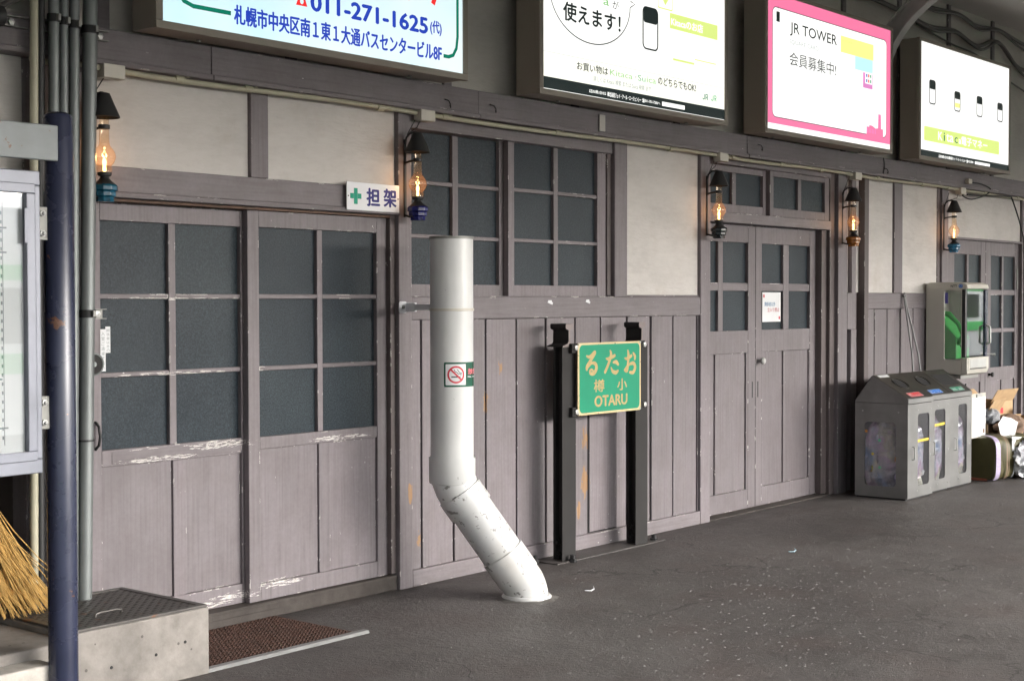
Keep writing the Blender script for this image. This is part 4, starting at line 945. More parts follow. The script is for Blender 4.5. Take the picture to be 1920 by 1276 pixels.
for x, z in ((6.692, 1.229), (6.696, .861), (7.383, 1.232), (7.386, .866)):
    lug = MB().box(x-.030 if x < 7 else x-.055, x+.055 if x < 7 else x+.012, -.197, -.173, z-.030, z+.024).build('fixing_lug', M['railsteel'], NS, .002)
    q = MB().lathe([(.0165, 0), (.0165, .010), (0, .0125)], (0, 0, 0), 6).build('bolt', M['chrome'], lug, .001, org=(0, 0, 0))
    q.rotation_euler = (R(90), R(12), 0); q.location = (x-7.02, -.097, z)
for x, z in ((6.713, 1.247), (7.330, 1.247), (6.713, .846), (7.330, .845)):
    q = MB().lathe([(.007, 0), (.005, .003), (0, .0035)], (0, 0, 0), 10).build('corner_stud', M['chrome'], NS, org=(0, 0, 0)); q.rotation_euler = (R(90), 0, 0); q.location = (x-7.02, -.106, z)

# ---- rubbish bins
def wall_with_window(mb, plane, u0, u1, v0, v1, w0, w1, win, r=.03, t=.004):
    """panel with a rounded opening; plane 'x' -> (y,z) at x=w0..w1, 'y' -> (x,z) at y=w0..w1"""
    a0, a1, b0, b1 = win; inn = rrect(a0, a1, b0, b1, r, 4); n = len(inn); out = []
    k = n//4
    cs = [(u1, v0)]*k + [(u1, v1)]*k + [(u0, v1)]*k + [(u0, v0)]*k
    def P(p, w_): return (w_, p[0], p[1]) if plane == 'x' else (p[0], w_, p[1])
    for w_, flip in ((w0, plane == 'x'), (w1, plane != 'x')):
        vs = [P(p, w_) for p in cs] + [P(p, w_) for p in inn]
        fs = []
        for i in range(n):
            j = (i+1) % n
            if cs[i] == cs[j]: fs.append((i, n+j, n+i))
            else: fs.append((i, j, n+j, n+i))
        mb.add(vs, [f[::-1] for f in fs] if flip else fs)
    vs = [P(p, w0) for p in inn] + [P(p, w1) for p in inn]; mb.add(vs, [(i, (i+1) % n, n+(i+1) % n, n+i) for i in range(n)])
    o4 = [(u0, v0), (u1, v0), (u1, v1), (u0, v1)]; vs = [P(p, w0) for p in o4] + [P(p, w1) for p in o4]; mb.add(vs, [(i, (i+1) % 4, 4+(i+1) % 4, 4+i) for i in range(4)])
    return mb
def bag(name, x0, x1, y0, y1, z0, z1, seed, mats, label, cat='bag'):
    rnd = random.Random(seed); t = thing(name, label, cat, ((x0+x1)/2, (y0+y1)/2, z0))
    nu, nv = 26, 20; vs = []
    for j in range(nv+1):
        v = j/nv
        for i in range(nu):
            a = 2*math.pi*i/nu; prof = (.80+.25*math.sin(math.pi*min(1, v*1.15)))*(1-.35*max(0, v-.8)/.2)
            ex = abs(math.cos(a))**.6*math.copysign(1, math.cos(a)); ey = abs(math.sin(a))**.6*math.copysign(1, math.sin(a))
            cr = 1 + .07*math.sin(a*7+v*9+seed) + .05*math.sin(a*13-v*17+seed*2) + rnd.uniform(-.05, .05)
            vs.append(((x0+x1)/2+ex*(x1-x0)/2*min(1.0, prof*cr), (y0+y1)/2+ey*(y1-y0)/2*min(1.0, prof*cr), z0+(z1-z0)*v+rnd.uniform(-.004, .004)))
    fs = [(j*nu+i, j*nu+(i+1) % nu, (j+1)*nu+(i+1) % nu, (j+1)*nu+i) for j in range(nv) for i in range(nu)] + [tuple(range(nu))[::-1], tuple(range(nv*nu, (nv+1)*nu))]
    MB().add(vs, fs).build('film', M['plastic_bag'], t)
    mats = list(mats) + [mats[i % len(mats)] for i in (0, 3, 1, 4, 2, 5, 1, 0, 3)]
    for k, mt in enumerate(mats):      # a few crumpled wrappers seen through the film
        cx = rnd.uniform(x0+.06, x1-.06); cy = rnd.uniform(y0+.05, y1-.05)
        cy = y0+.035 if k % 2 else cy; cx = x0+.035 if k % 2 == 0 else cx
        cz = z0+.05+(z1-z0)*.62*rnd.random(); s = rnd.uniform(.03, .06); mb = MB(); g = 8; pv = []
        for a in range(5):
            for b in range(g):
                th = math.pi*a/4; ph = 2*math.pi*b/g; rr = s*rnd.uniform(.55, 1.15); pv.append((cx+rr*math.sin(th)*math.cos(ph)*.8, cy+rr*math.sin(th)*math.sin(ph)*.6, cz+rr*math.cos(th)))
        mb.add(pv, [(a*g+b, a*g+(b+1) % g, (a+1)*g+(b+1) % g, (a+1)*g+b) for a in range(4) for b in range(g)]).build('wrapper', mt, t)
    return t
WR = {k: plain('wrapper_' + k, c, .35, 0, .25, 40) for k, c in {'blue': (.10, .25, .50), 'orange': (.65, .28, .05), 'green': (.08, .42, .22), 'white': (.70, .70, .72), 'lilac': (.42, .36, .52), 'yellow': (.65, .50, .06), 'brown': (.28, .17, .10), 'pink': (.62, .35, .38), 'grey': (.25, .26, .28)}.items()}
def make_bin(x0, x1, yf, win, end_window, lab_mat, label, word, slot):
    yb, ym = -.172, -.31; zt, zl, zr = .722, .757, .930; dyf = yf
    t = thing('waste_bin', label, 'waste bin', ((x0+x1)/2, (yf+yb)/2, 0), 'row of three waste bins')
    a, b = x0+.001, x1-.001
    body = MB()
    if end_window: wall_with_window(body, 'x', yf+.004, yb, .012, zt-.002, a, a+.004, (-.506+0, -.250, .095, .578), .03)
    else: body.box(a, a+.004, yf+.004, yb, .012, zt-.002)
    body.box(b-.004, b, yf+.004, yb, .012, zt-.002); body.box(a+.0045, b-.0045, yb-.004, yb, .012, zt-.002)
    body.box(a+.0045, b-.0045, yf+.025, yb-.0045, .014, .024)
    body.build('body', M['steel'], t, .0)
    bx('plinth', M['dark_inside'], t, a+.01, b-.01, yf+.02, yb-.01, .0, .0115, 0)
    d = wall_with_window(MB(), 'y', a, b, .014, zt-.004, yf, yf+.004, win, .028).build('door', M['steel'], t)
    bx('acrylic_window', M['pane_smoke'], d, win[0]-.01, win[1]+.01, yf+.0055, yf+.008, win[2]-.01, win[3]+.01, 0)
    if end_window: bx('acrylic_window', M['pane_smoke'], t, a+.0055, a+.008, -.516, -.240, .085, .588, 0)
    hx = x0+.085; MB().tube([(hx, yf, .40), (hx, yf-.018, .395), (hx, yf-.018, .305), (hx, yf, .30)], .0045, 7).build('handle', M['chrome'], d, smooth=True)
    for sx, sz in ((a+.175, win[3]+.03), (b-.04, win[3]+.03), (a+.165, win[2]-.035), (b-.04, win[2]-.04), (b-.04, (win[2]+win[3])/2-.05)):
        q = MB().lathe([(.006, 0), (.005, .003), (0, .004)], (0, 0, 0), 8).build('rivet', M['chrome'], d, org=(0, 0, 0)); q.rotation_euler = (R(90), 0, 0); q.location = Vector((sx, yf, sz))-wloc(d)
    if end_window:
        for sy, sz in ((-.235, .66), (-.525, .658)):
            q = MB().lathe([(.006, 0), (.005, .003), (0, .004)], (0, 0, 0), 8).build('rivet', M['chrome'], t, org=(0, 0, 0)); q.rotation_euler = (0, R(-90), 0); q.location = Vector((a, sy, sz))-wloc(t)
    lid = MB().prism([(yf-.004, zt+.001), (yf-.004, zl), (ym, zr), (yb, zt+.012), (yb, zt+.001)][::-1], 'x', a-.001, b+.001).build('lid', M['steel'], t, .0015)
    nrm = Vector((0, -(zr-zl), -(yf-.004-ym)*1)).normalized()
    sl = Vector((0, yf-.004-ym, zl-zr)); 
    def on(u, x, off): p = Vector((x, ym, zr)) + sl*u; n_ = Vector((0, -(zr-zl), (ym-yf+.004))).normalized(); p += n_*off; return (p.x, p.y, p.z)
    def slab(name, u0, u1, xa, xb, o0, o1, mat, par): 
        vs = [on(u0, xa, o0), on(u0, xb, o0), on(u1, xb, o0), on(u1, xa, o0), on(u0, xa, o1), on(u0, xb, o1), on(u1, xb, o1), on(u1, xa, o1)]
        return MB().add(vs, [(0, 1, 2, 3), (4, 7, 6, 5), (0, 4, 5, 1), (1, 5, 6, 2), (2, 6, 7, 3), (3, 7, 4, 0)]).build(name, mat, par)
    slab('black_top', .02, .97, a+.002, b-.002, .0008, .003, M['lid_black'], lid)
    if slot == 'round':
        n = 24; cx = (a+b)/2
        MB().add([on(.42+.17*math.sin(2*math.pi*k/n), cx+.075*math.cos(2*math.pi*k/n), .0036) for k in range(n)], [tuple(range(n))]).build('opening', M['dark_inside'], lid)
        vs = [on(.42+.20*math.sin(2*math.pi*k/n), cx+.086*math.cos(2*math.pi*k/n), .0034 if e else .010) for e in (0, 1) for k in range(n)]
        MB().add(vs, [(k, (k+1) % n, n+(k+1) % n, n+k) for k in range(n)]).build('opening_rim', M['lid_black'], lid, smooth=True)
    else: slab('opening', .22, .66, a+.06, b-.06, .0032, .0038, M['dark_inside'], lid)
    lp = slab('label_plate', .78, .93, a+.09, b-.13 if x0 < 10.6 else b-.11, .0034, .0048, M[lab_mat], lid)
    la, lb = a+.09, (b-.13 if x0 < 10.6 else b-.11); q = MB()
    text_on(q, word, 0, 0, 0, 0, 0, .02, lambda u, v: on(.91-v*.09, la+.02+u*(lb-la-.04), .0054)); q.build('lettering', M['sticker_white'], lid)
    ed = MB(); 
    for u0, u1, xa, xb in ((.78, .786, la, lb), (.924, .93, la, lb), (.787, .923, la, la+.006), (.787, .923, lb-.006, lb)): ed.add([on(u0, xa, .0054), on(u0, xb, .0054), on(u1, xb, .0054), on(u1, xa, .0054)], [(3, 2, 1, 0)])
    ed.build('label_border', M['sticker_white'], lid)
    return t, on, lid
b1_, on1, lid1 = make_bin(10.255, 10.700, -.600, (10.432, 10.637, .097, .640), True, 'lab_red', 'nearest stainless waste bin with a red label and a window in its end', '燃えるゴミ', 'round')
MB().add([on1(.04, 10.31, .0036), on1(.04, 10.48, .0036), on1(.13, 10.48, .0036), on1(.13, 10.31, .0036)], [(3, 2, 1, 0)]).build('notice_strip', M['sticker_white'], lid1)
make_bin(10.702, 11.124, -.562, (10.825, 11.025, .10, .645), False, 'lab_blue', 'middle stainless waste bin with a blue label', 'ビン・カン', 'round')
make_bin(11.126, 11.550, -.560, (11.285, 11.455, .105, .662), False, 'lab_green', 'far stainless waste bin with a green label and a square opening', '新聞・雑誌', 'square')
bag('rubbish_bag', 10.275, 10.685, -.580, -.195, .03, .64, 3, [WR['blue'], WR['orange'], WR['lilac'], WR['yellow'], WR['white'], WR['green'], WR['orange'], WR['pink'], WR['white'], WR['yellow'], WR['lilac'], WR['blue']], 'clear rubbish bag with bright wrappers inside the nearest bin', 'rubbish bag')
bag('rubbish_bag', 10.72, 11.10, -.545, -.20, .03, .66, 5, [WR['brown'], WR['white'], WR['pink'], WR['grey'], WR['white'], WR['lilac'], WR['blue'], WR['white']], 'clear rubbish bag inside the middle bin', 'rubbish bag')
bag('rubbish_bag', 11.14, 11.53, -.545, -.20, .03, .66, 8, [WR['grey'], WR['white'], WR['grey'], WR['white'], WR['white'], WR['blue']], 'clear rubbish bag of white paper inside the far bin', 'rubbish bag')
for x0, x1, z, lab, yy in ((10.436, 10.633, .425, 'strip of yellow tape on the nearest bin window', -.603), (10.829, 11.021, .515, 'strip of yellow tape on the middle bin window', -.565)):
    tag(MB().add([(x0, yy+.006, z), (x1, yy+.006, z+.004), (x1, yy+.006, z+.024), (x0, yy+.006, z+.020)], [(0, 1, 2, 3)]).build('yellow_tape', WR['yellow']), lab, 'tape')
sk = random.Random(4)
for k, (y, z, c) in enumerate(((-.262, .505, 'orange'), (-.37, .44, 'green'), (-.315, .335, 'yellow'), (-.372, .235, 'green'))):
    q = MB().lathe([(.011, 0), (.011, .0006)], (0, 0, 0), 12).build('round_sticker', WR[c], b1_, org=(0, 0, 0)); q.rotation_euler = (0, R(-90), 0); q.location = Vector((10.2605, y, z))-wloc(b1_)
CB = thing('clipboard', 'white clipboard with paper hanging beside the far bin', 'clipboard', (11.84, -.50, .36))
MB().box(11.692, 11.996, -.500, -.494, .352, .722).build('backing', M['cream_box'], CB, .002)
MB().box(11.702, 11.988, -.5025, -.5005, .362, .690).build('paper', M['paper'], CB)
MB().box(11.79, 11.90, -.512, -.501, .690, .716).build('clip', M['chrome'], CB, .003)
MB().box(11.93, 11.965, -.5032, -.5027, .385, .42).build('stamp', M['kraft'], CB)
MB().box(11.552, 11.70, -.499, -.495, .70, .712).build('hook', M['zinc'], CB, .001)

# ---- litter tongs leaning behind the bins
TO = thing('litter_tongs', 'pair of silver litter tongs leaning on the boards behind the bins', 'tongs', (11.40, -.08, .5))
for pts in ([(11.44, -.02, 1.53), (11.42, -.05, 1.40), (11.36, -.13, 1.05), (11.32, -.17, .70)], [(11.448, -.02, 1.53), (11.455, -.05, 1.40), (11.48, -.13, 1.05), (11.50, -.17, .70)]):
    MB().tube(pts, .008, 8).build('arm', M['alu'], TO, smooth=True)
MB().tube([(11.425, -.02, 1.53), (11.444, -.02, 1.548), (11.463, -.02, 1.53)], .013, 8).build('hinge_loop', M['alu'], TO, smooth=True)

# ---- public telephone in its cabinet
TP = thing('telephone_cabinet', 'pale plastic telephone cabinet with rounded corners and a glass front, fixed above the bins', 'telephone cabinet', (12.13, -.18, .86))
X0, X1, Y0, Y1, Z0, Z1 = 11.910, 12.372, -.375, -.006, .862, 1.648
tp = MB(); wall_with_window(tp, 'x', Y0+.055, Y1, Z0+.012, Z1-.012, X0, X0+.02, (-.318, -.165, .985, 1.583), .022)
prof = [(Y1, Z0+.012), (Y0+.05, Z0), (Y0+.015, Z0+.012), (Y0, Z0+.05), (Y0, Z0+.150), (Y0+.02, Z0+.150), (Y0+.055, Z0+.145), (Y0+.055, Z0+.13), (Y1, Z0+.13)]
tp.build('side_wall', M['phone_body'], TP, .004)
MB().prism([(p[0], p[1]) for p in prof][::-1], 'x', X0+.0205, X1-.0005).build('lower_shell', M['phone_body'], TP, .006)
MB().prism(rrect(X0, X0+.0200, Z0+.012, Z0+.148, .004), 'y', Y0+.004, Y0+.054).build('lower_cheek', M['phone_body'], TP, .004)
MB().prism([(Y1, Z1-.060), (Y0+.02, Z1-.060), (Y0, Z1-.050), (Y0+.01, Z1-.02), (Y0+.045, Z1-.004), (Y0+.09, Z1), (Y1-.03, Z1), (Y1, Z1-.02)], 'x', X0-.001, X1).build('top_shell', M['phone_body'], TP, .006)
MB().box(X1-.02, X1-.0005, Y0+.055, Y1, Z0+.131, Z1-.061).build('far_wall', M['phone_body'], TP)
MB().box(X0+.0205, X1-.0205, Y1-.02, Y1, Z0+.131, Z1-.061).build('back_wall', M['phone_body'], TP)
MB().box(X0+.003, X0+.04, Y0+.022, Y0+.054, Z0+.151, Z1-.061).build('door_stile', M['ink_black'], TP, .004)
MB().box(X1-.05, X1-.001, Y0+.012, Y0+.054, Z0+.151, Z1-.061).build('door_stile', M['bluepole'], TP, .006)
MB().box(X0+.0405, X1-.0505, Y0+.024, Y0+.028, Z0+.151, Z1-.061).build('glass_door', M['pane_clear'], TP)
MB().box(X0+.008, X0+.012, -.322, -.160, .978, 1.590).build('side_glass', M['pane_clear'], TP)
MB().tube([(X1-.03, Y0+.012, 1.28), (X1-.03, Y0-.02, 1.265), (X1-.03, Y0-.02, 1.13), (X1-.03, Y0+.012, 1.115)], .011, 8).build('door_handle', M['chrome'], TP, smooth=True)
MB().tube([(X1-.02, Y0+.03, 1.03), (X1+.03, Y0-.01, 1.03), (X1+.055, Y0-.03, 1.025)], [.006, .006, .014], 8).build('latch', M['chrome'], TP, smooth=True)
MB().box(X0+.05, X1-.06, Y0-.003, Y0, Z0+.065, Z0+.135).build('lock_plate', M['chrome'], TP, .002)
MB().box(X0+.05, X1-.06, Y0-.0035, Y0+.0, Z0+.050, Z0+.060).build('slot', M['ink_black'], TP)
ph = MB().prism([(-.06, .995), (-.245, .995), (-.245, 1.18), (-.16, 1.27), (-.10, 1.36), (-.06, 1.36)], 'x', X0+.07, X1-.10).build('telephone', M['phone_green'], TP, .008)
MB().tube([(X0+.115, -.10, 1.385), (X0+.11, -.165, 1.375), (X0+.105, -.245, 1.30), (X0+.105, -.29, 1.20), (X0+.105, -.262, 1.135), (X0+.105, -.24, 1.13)], [.024, .026, .018, .018, .026, .022], 12).build('handset', M['phone_green'], ph, smooth=True)
MB().box(X0+.17, X1-.12, -.249, -.246, 1.09, 1.16).build('keypad', M['ink_grey'], ph, .002)
for k in range(2): MB().box(X0+.19+k*.07, X0+.215+k*.07, -.2495, -.246, 1.01, 1.07).build('card_slot', M['ink_black'], ph)
MB().tube([(X0+.105, -.255, 1.13), (X0+.10, -.30, 1.07), (X0+.12, -.31, 1.02), (X0+.16, -.30, 1.005), (X0+.2, -.25, 1.02)], .006, 6).build('cord', M['ink_black'], ph, smooth=True)
text_on(MB(), 'NTT', 0, 0, 0, 0, 0, .05, lambda u, v: (X0-.0016, -.225-u*.055, 1.606+v*.020)).build('lettering', M['ink_black'], TP)
n = 20; MB().add([(X0-.0016, -.312+.019*math.cos(2*math.pi*k/n), 1.616+.017*math.sin(2*math.pi*k/n)) for k in range(n)], [tuple(range(n))]).build('logo', M['lab_blue'], TP)
n = 14; MB().add([(X0-.0022, -.312+(.010 if e else .012)*math.cos(2*math.pi*k/n), 1.618+(.008 if e else .010)*math.sin(2*math.pi*k/n)) for e in (0, 1) for k in range(n)], [(k, (k+1) % n, n+(k+1) % n, n+k) for k in range(n)]).build('logo_ring', M['sticker_white'], TP)
MB().box(X0+.006, X0+.0075, -.196, -.172, 1.47, 1.56).build('blue_sticker', plain('violet_sticker', (.10, .09, .38), .4), TP)
MB().box(11.95, 12.33, -.30, -.02, .83, .861).build('shelf_bracket', M['zinc'], TP, .002)
MB().box(12.02, 12.08, -.10, -.04, .0, .829).build('support_leg', M['zinc'], TP, .002)

# ---- rubbish heap at the far right
def carton(cx, cy, z, sx, sy, sz, rz, label, flaps=True, tilt=0, mat='cardboard'):
    t = thing('cardboard_box', label, 'cardboard box', (cx, cy, z)); t.rotation_euler = (R(tilt), 0, R(rz))
    o0 = Vector((cx, cy, z)); mb = MB(); th = .005
    mb.box(-sx/2, sx/2, -sy/2, sy/2, 0, th); mb.box(-sx/2, sx/2, -sy/2, -sy/2+th, th, sz); mb.box(-sx/2, sx/2, sy/2-th, sy/2, th, sz)
    mb.box(-sx/2, -sx/2+th, -sy/2+th, sy/2-th, th, sz); mb.box(sx/2-th, sx/2, -sy/2+th, sy/2-th, th, sz)
    mb.v = [tuple(Vector(v)+o0) for v in mb.v]; mb.build('carton', M[mat], t)
    if flaps:
        for s, a in ((-1, 35), (1, -20)):
            f = MB(); dz = math.sin(R(50+a*.3))*sy*.45; dy = math.cos(R(50+a*.3))*sy*.45*s
            y = s*sy/2; f.add([(o0.x-sx/2, o0.y+y, o0.z+sz), (o0.x+sx/2, o0.y+y, o0.z+sz), (o0.x+sx/2-.01, o0.y+y+dy, o0.z+sz+dz), (o0.x-sx/2+.01, o0.y+y+dy, o0.z+sz+dz)], [(0, 1, 2, 3)])
            o = f.build('flap', M[mat], t); sm = o.modifiers.new('thickness', 'SOLIDIFY'); sm.thickness = .004
    return t
carton(12.75, -.22, .0, .80, .36, .33, 2, 'large brown cardboard box at the bottom of the rubbish heap', False)
c1 = carton(12.42, -.27, .335, .36, .26, .20, 4, 'tall brown cardboard box leaning open at the left of the heap', True)
MB().box(-.17+12.42, .17+12.42, -.27-.134, -.27-.1305, .35, .44).build('printed_band', M['kraft'], c1)
c2 = carton(12.68, -.24, .335, .40, .28, .27, -6, 'tan cardboard box with a red mark on top of the heap', True)
MB().box(12.62, 12.70, -.2425-.14, -.2415-.14, .50, .55).build('red_mark', M['ink_red'], c2)
carton(12.95, -.34, .335, .34, .30, .12, 14, 'flattened pale cardboard box at the right of the heap', True)
carton(12.58, -.44, .33, .30, .10, .13, -12, 'small opened carton in front of the tan box', True)
# printed olive carton bulging on the floor
t = thing('olive_carton', 'bulging olive printed carton lying in front of the far door', 'carton', (12.12, -.50, 0))
nu = 20; vs = []
for j in range(9):
    v = j/8; xx = 11.80+.52*v
    for i in range(nu):
        a = 2*math.pi*i/nu; r = 1+.05*math.sin(3*a+j)+.03*math.sin(7*a-j*2); ey = abs(math.cos(a))**.45*math.copysign(1, math.cos(a)); ez = abs(math.sin(a))**.45*math.copysign(1, math.sin(a))
        yy = -.50-.10*v+.17*ey*r; vs.append((xx+.03*ey, yy, max(.004, .185+.180*ez*r)))
MB().add(vs, [(j*nu+i, j*nu+(i+1) % nu, (j+1)*nu+(i+1) % nu, (j+1)*nu+i) for j in range(8) for i in range(nu)] + [tuple(range(nu))[::-1], tuple(range(8*nu, 9*nu))]).build('carton_body', M['olive'], t, smooth=True)
def band(t, v0, v1, mat, off=.004):
    vs = []
    for v in (v0, v1):
        xx = 11.80+.52*v
        for i in range(nu+1):
            a = R(95)+R(190)*i/nu; r = 1.0; ey = abs(math.cos(a))**.45*math.copysign(1, math.cos(a)); ez = abs(math.sin(a))**.45*math.copysign(1, math.sin(a))
            vs.append((xx+.03*ey, -.50-.10*v+(.180+off)*ey*r*1.03, max(.008, .185+(.186+off)*ez*1.02)))
    MB().add(vs, [(i, i+1, nu+2+i, nu+1+i) for i in range(nu)]).build('printed_band', mat, t, smooth=True)
band(t, -.02, .10, WR['lilac']); band(t, .27, .30, M['kraft']); band(t, .33, .345, M['kraft']); band(t, .47, .49, WR['grey']); 
for v0, v1, z0, z1 in ((.52, .66, .20, .29), (.54, .60, .07, .16), (.64, .70, .07, .16), (.74, .80, .10, .27)):
    xx0, xx1 = 11.80+.52*v0, 11.80+.52*v1; y = -.715-.05*(v0-.5)
    MB().add([(xx0, y, z0), (xx1, y-.01, z0), (xx1, y-.01, z1), (xx0, y, z1)], [(0, 1, 2, 3)]).build('printed_mark', WR['white'] if z0 < .2 else M['ink_black'], t)
tag(MB().box(11.78, 11.98, -.60, -.34, .002, .022).build('red_board', plain('dull_red_board', (.28, .08, .045), .6), None, .002), 'flat dull red board under the olive carton', 'board')
def crumple(name, c, s, seed, mat, label, cat, n=14, m_=9):
    rnd = random.Random(seed); vs = []
    for j in range(m_+1):
        th = math.pi*j/m_
        for i in range(n):
            p = 2*math.pi*i/n; r = 1+rnd.uniform(-.16, .10)
            vs.append((c[0]+s[0]*r*math.sin(th)*math.cos(p), c[1]+s[1]*r*math.sin(th)*math.sin(p), max(.003, c[2]+s[2]*r*math.cos(th))))
    return tag(MB().add(vs, [(j*n+i, j*n+(i+1) % n, (j+1)*n+(i+1) % n, (j+1)*n+i)[::-1] for j in range(m_) for i in range(n)]).build(name, mat), label, cat)
def foil():
    t = NT('crinkled_white_bag'); a = t.noise(22, 6, .7); b = t.noise(7, 4)
    c = t.ramp(b, [(.35, (.42, .43, .50)), (.6, (.72, .73, .76))]); return t.fin(c, .22, 0, t.bump(a, .9, .02), .7)
M['crinkle'] = foil()
crumple('white_bag', (12.27, -.76, .165), (.27, .13, .17), 3, M['crinkle'], 'shiny crinkled white plastic bag full of paper at the right edge', 'rubbish bag', 26, 16)
crumple('brown_bag', (12.52, -.50, .40), (.25, .12, .11), 6, M['kraft'], 'crumpled brown paper bag on the rubbish heap', 'paper bag', 16, 9)
crumple('grey_bag', (12.30, -.42, .50), (.12, .08, .07), 9, WR['grey'], 'small crumpled grey bag under the cartons', 'bag', 16, 9)
for i, (pts, lab) in enumerate((([(12.03, -.62, .36), (12.22, -.66, .33), (12.30, -.66, .46), (12.20, -.64, .50), (12.10, -.61, .52), (12.02, -.60, .46)], 'bent white sheet lying left on the rubbish heap'), ([(12.02, -.72, .24), (12.20, -.735, .225), (12.21, -.73, .345), (12.03, -.715, .36)], 'white sheet hanging over the olive carton'))):
    o = MB().add(pts, [tuple(range(len(pts)))]).build('paper_sheet', M['paper']); sm = o.modifiers.new('thickness', 'SOLIDIFY'); sm.thickness = .003; tag(o, lab, 'paper')
tag(MB().prism([(12.33, .375), (12.50, .415), (12.49, .445), (12.35, .405)], 'y', -.705, -.695).build('pink_wrapper', WR['pink']), 'flat pink wrapper on the rubbish heap', 'wrapper')
tag(MB().prism([(12.44, .43), (12.52, .425), (12.51, .47), (12.49, .475)], 'y', -.712, -.704).build('yellow_wrapper', WR['yellow']), 'small yellow wrapper on the rubbish heap', 'wrapper')
tag(MB().prism([(12.12, .09), (12.22, .12), (12.21, .14), (12.15, .12)], 'y', -.893, -.886).build('blue_wrapper', WR['blue']), 'small blue wrapper stuck to the shiny white bag', 'wrapper')

# ---- grey conduits, struts and cables at the left
def vpipe(x, r, y, ztop, zbot, mat, name, label, lean=.0225):
    n = 8; pts = [(x-lean*(2.7-(zbot+(ztop-zbot)*i/n)), y, zbot+(ztop-zbot)*i/n) for i in range(n+1)]
    t = thing(name, label, 'pipe', (pts[0][0], y, zbot), 'pipes and cables rising beside the sliding door')
    MB().tube(pts, r, 20).build('pipe', M[mat], t, smooth=True)
    return t, (lambda z: x-lean*(2.7-z))
def ringclip(t, x, y, z, r):
    MB().lathe([(r, -.016), (r+.005, -.016), (r+.005, .016), (r, .016)], (x, y, z), 20, False).build('clamp', M['blackiron'], t, smooth=True)
    MB().box(x-.006, x+.006, y-r-.022, y-r-.004, z-.013, z+.013).build('clamp_screw', M['zinc'], t, .001)
for x, r, y, mat, nm, lab, ln in ((3.277, .0165, -.10, 'cream', 'cream_pipe', 'thin cream pipe, leftmost of the upright pipes', .012), (3.366, .0215, -.10, 'galv', 'steel_pipe', 'thick grey steel pipe next to the black cable', .012), (3.4115, .0185, -.10, 'galv', 'steel_pipe', 'thinnest grey steel pipe, between two thicker ones', .012), (3.460, .0215, -.10, 'galv', 'steel_pipe', 'grey steel pipe just left of the widest one', .014), (3.5355, .030, -.10, 'galv', 'steel_pipe', 'widest grey steel pipe right beside the sliding door', .0225)):
    t, fx = vpipe(x, r, y, 4.0, 0, mat, nm, lab, ln)
    if mat == 'galv': ringclip(t, fx(2.635 - (x-3.366)*.14), y, 2.635-(x-3.366)*.14, r)
    if r == .030:
        ringclip(t, fx(1.45), y, 1.45, r); MB().lathe([(r, -.004), (r+.005, -.004), (r+.005, .004), (r, .004)], (fx(.93), y, .93), 20, False).build('cable_tie', M['black'], t, smooth=True)
for k, (x, y, r) in enumerate(((3.312, -.085, .017), (3.330, -.06, .017), (3.498, -.06, .012))):
    pts = [(x-.012*(2.7-z)+.004*math.sin(z*3+k), y, z) for z in [i*.25 for i in range(17)]]
    tag(MB().tube(pts, r, 10).build('black_cable' if k < 2 else 'flex_conduit', M['black' if k < 2 else 'cable'], smooth=True), ['black cable behind the cream pipe', 'second black cable nearer the wall', 'thin ribbed conduit behind the widest steel pipe'][k], 'cable')
def strut(x0, x1, z, label, y=-.075):
    t = thing('channel_strut', label, 'bracket', ((x0+x1)/2, y, z))
    mb = MB(); mb.box(x0, x1, y+.03, y+.034, z-.021, z+.021); mb.box(x0, x1, y, y+.0295, z-.021, z-.018); mb.box(x0, x1, y, y+.0295, z+.018, z+.021); mb.build('channel', M['zinc'], t)
    for x in (x0+.05, x1-.03):
        q = MB().lathe([(.014, 0), (.014, .012), (0, .014)], (0, 0, 0), 6).build('bolt', M['chrome'], t, org=(0, 0, 0)); q.rotation_euler = (R(90), 0, 0); q.location = (x-(x0+x1)/2, .03, 0)
    return t
strut(3.155, 3.645, 2.603, 'zinc channel strut carrying the upright pipes at beam height'); strut(3.46, 3.622, 1.448, 'short zinc strut clamping the widest pipe to the door frame', -.07)
tag(MB().tube([(3.02, -.07, 2.60), (3.08, -.075, 2.61), (3.15, -.075, 2.615)], [.05, .055, .04], 12).build('cable_gland', M['black'], smooth=True), 'black rubber cable gland at the end of the strut', 'cable gland')
cable([(2.7, -.04, 2.80), (2.95, -.05, 2.70), (3.10, -.05, 2.72), (3.30, -.05, 2.78), (3.34, -.05, 3.0)], .022, 'thick black cable sagging above the strut', 'black')
cable([(2.6, -.04, 2.66), (3.0, -.05, 2.60), (3.2, -.05, 2.68), (3.32, -.05, 2.74)], .012, 'thin dark cable below the thick sagging one', 'cable')

# ---- dark blue pole carrying the notice case
BP = thing('blue_pole', 'dark glossy blue steel pole standing in front of the conduits', 'pole', (2.955, -.75, 0))
MB().lathe([(.0, 2.166), (.030, 2.164), (.046, 2.155), (.0515, 2.140), (.0515, 0), (0, 0)], (2.955, -.75, 0), 40, False).build('shaft', M['bluepole'], BP, smooth=True)
NC = thing('notice_case', 'grey metal notice case with a glass front and pale map, left edge', 'notice case', (2.45, -.78, .9))
x0, x1, z0, z1, y = 2.0, 2.856, .906, 1.950, -.790
mb = MB(); fw = .050
mb.box(x0, x1, y, y+.060, z0, z0+fw); mb.box(x0, x1, y, y+.060, z1-fw, z1); mb.box(x0, x0+fw, y+.0005, y+.060, z0+fw, z1-fw); mb.box(x1-fw*.45, x1, y+.0005, y+.060, z0+fw, z1-fw)
mb.build('outer_frame', M['frame_grey'], NC, .004)
mb = MB(); a, b, c, d = x0+.055, x1-.025, z0+.045, z1-.045; iw = .034
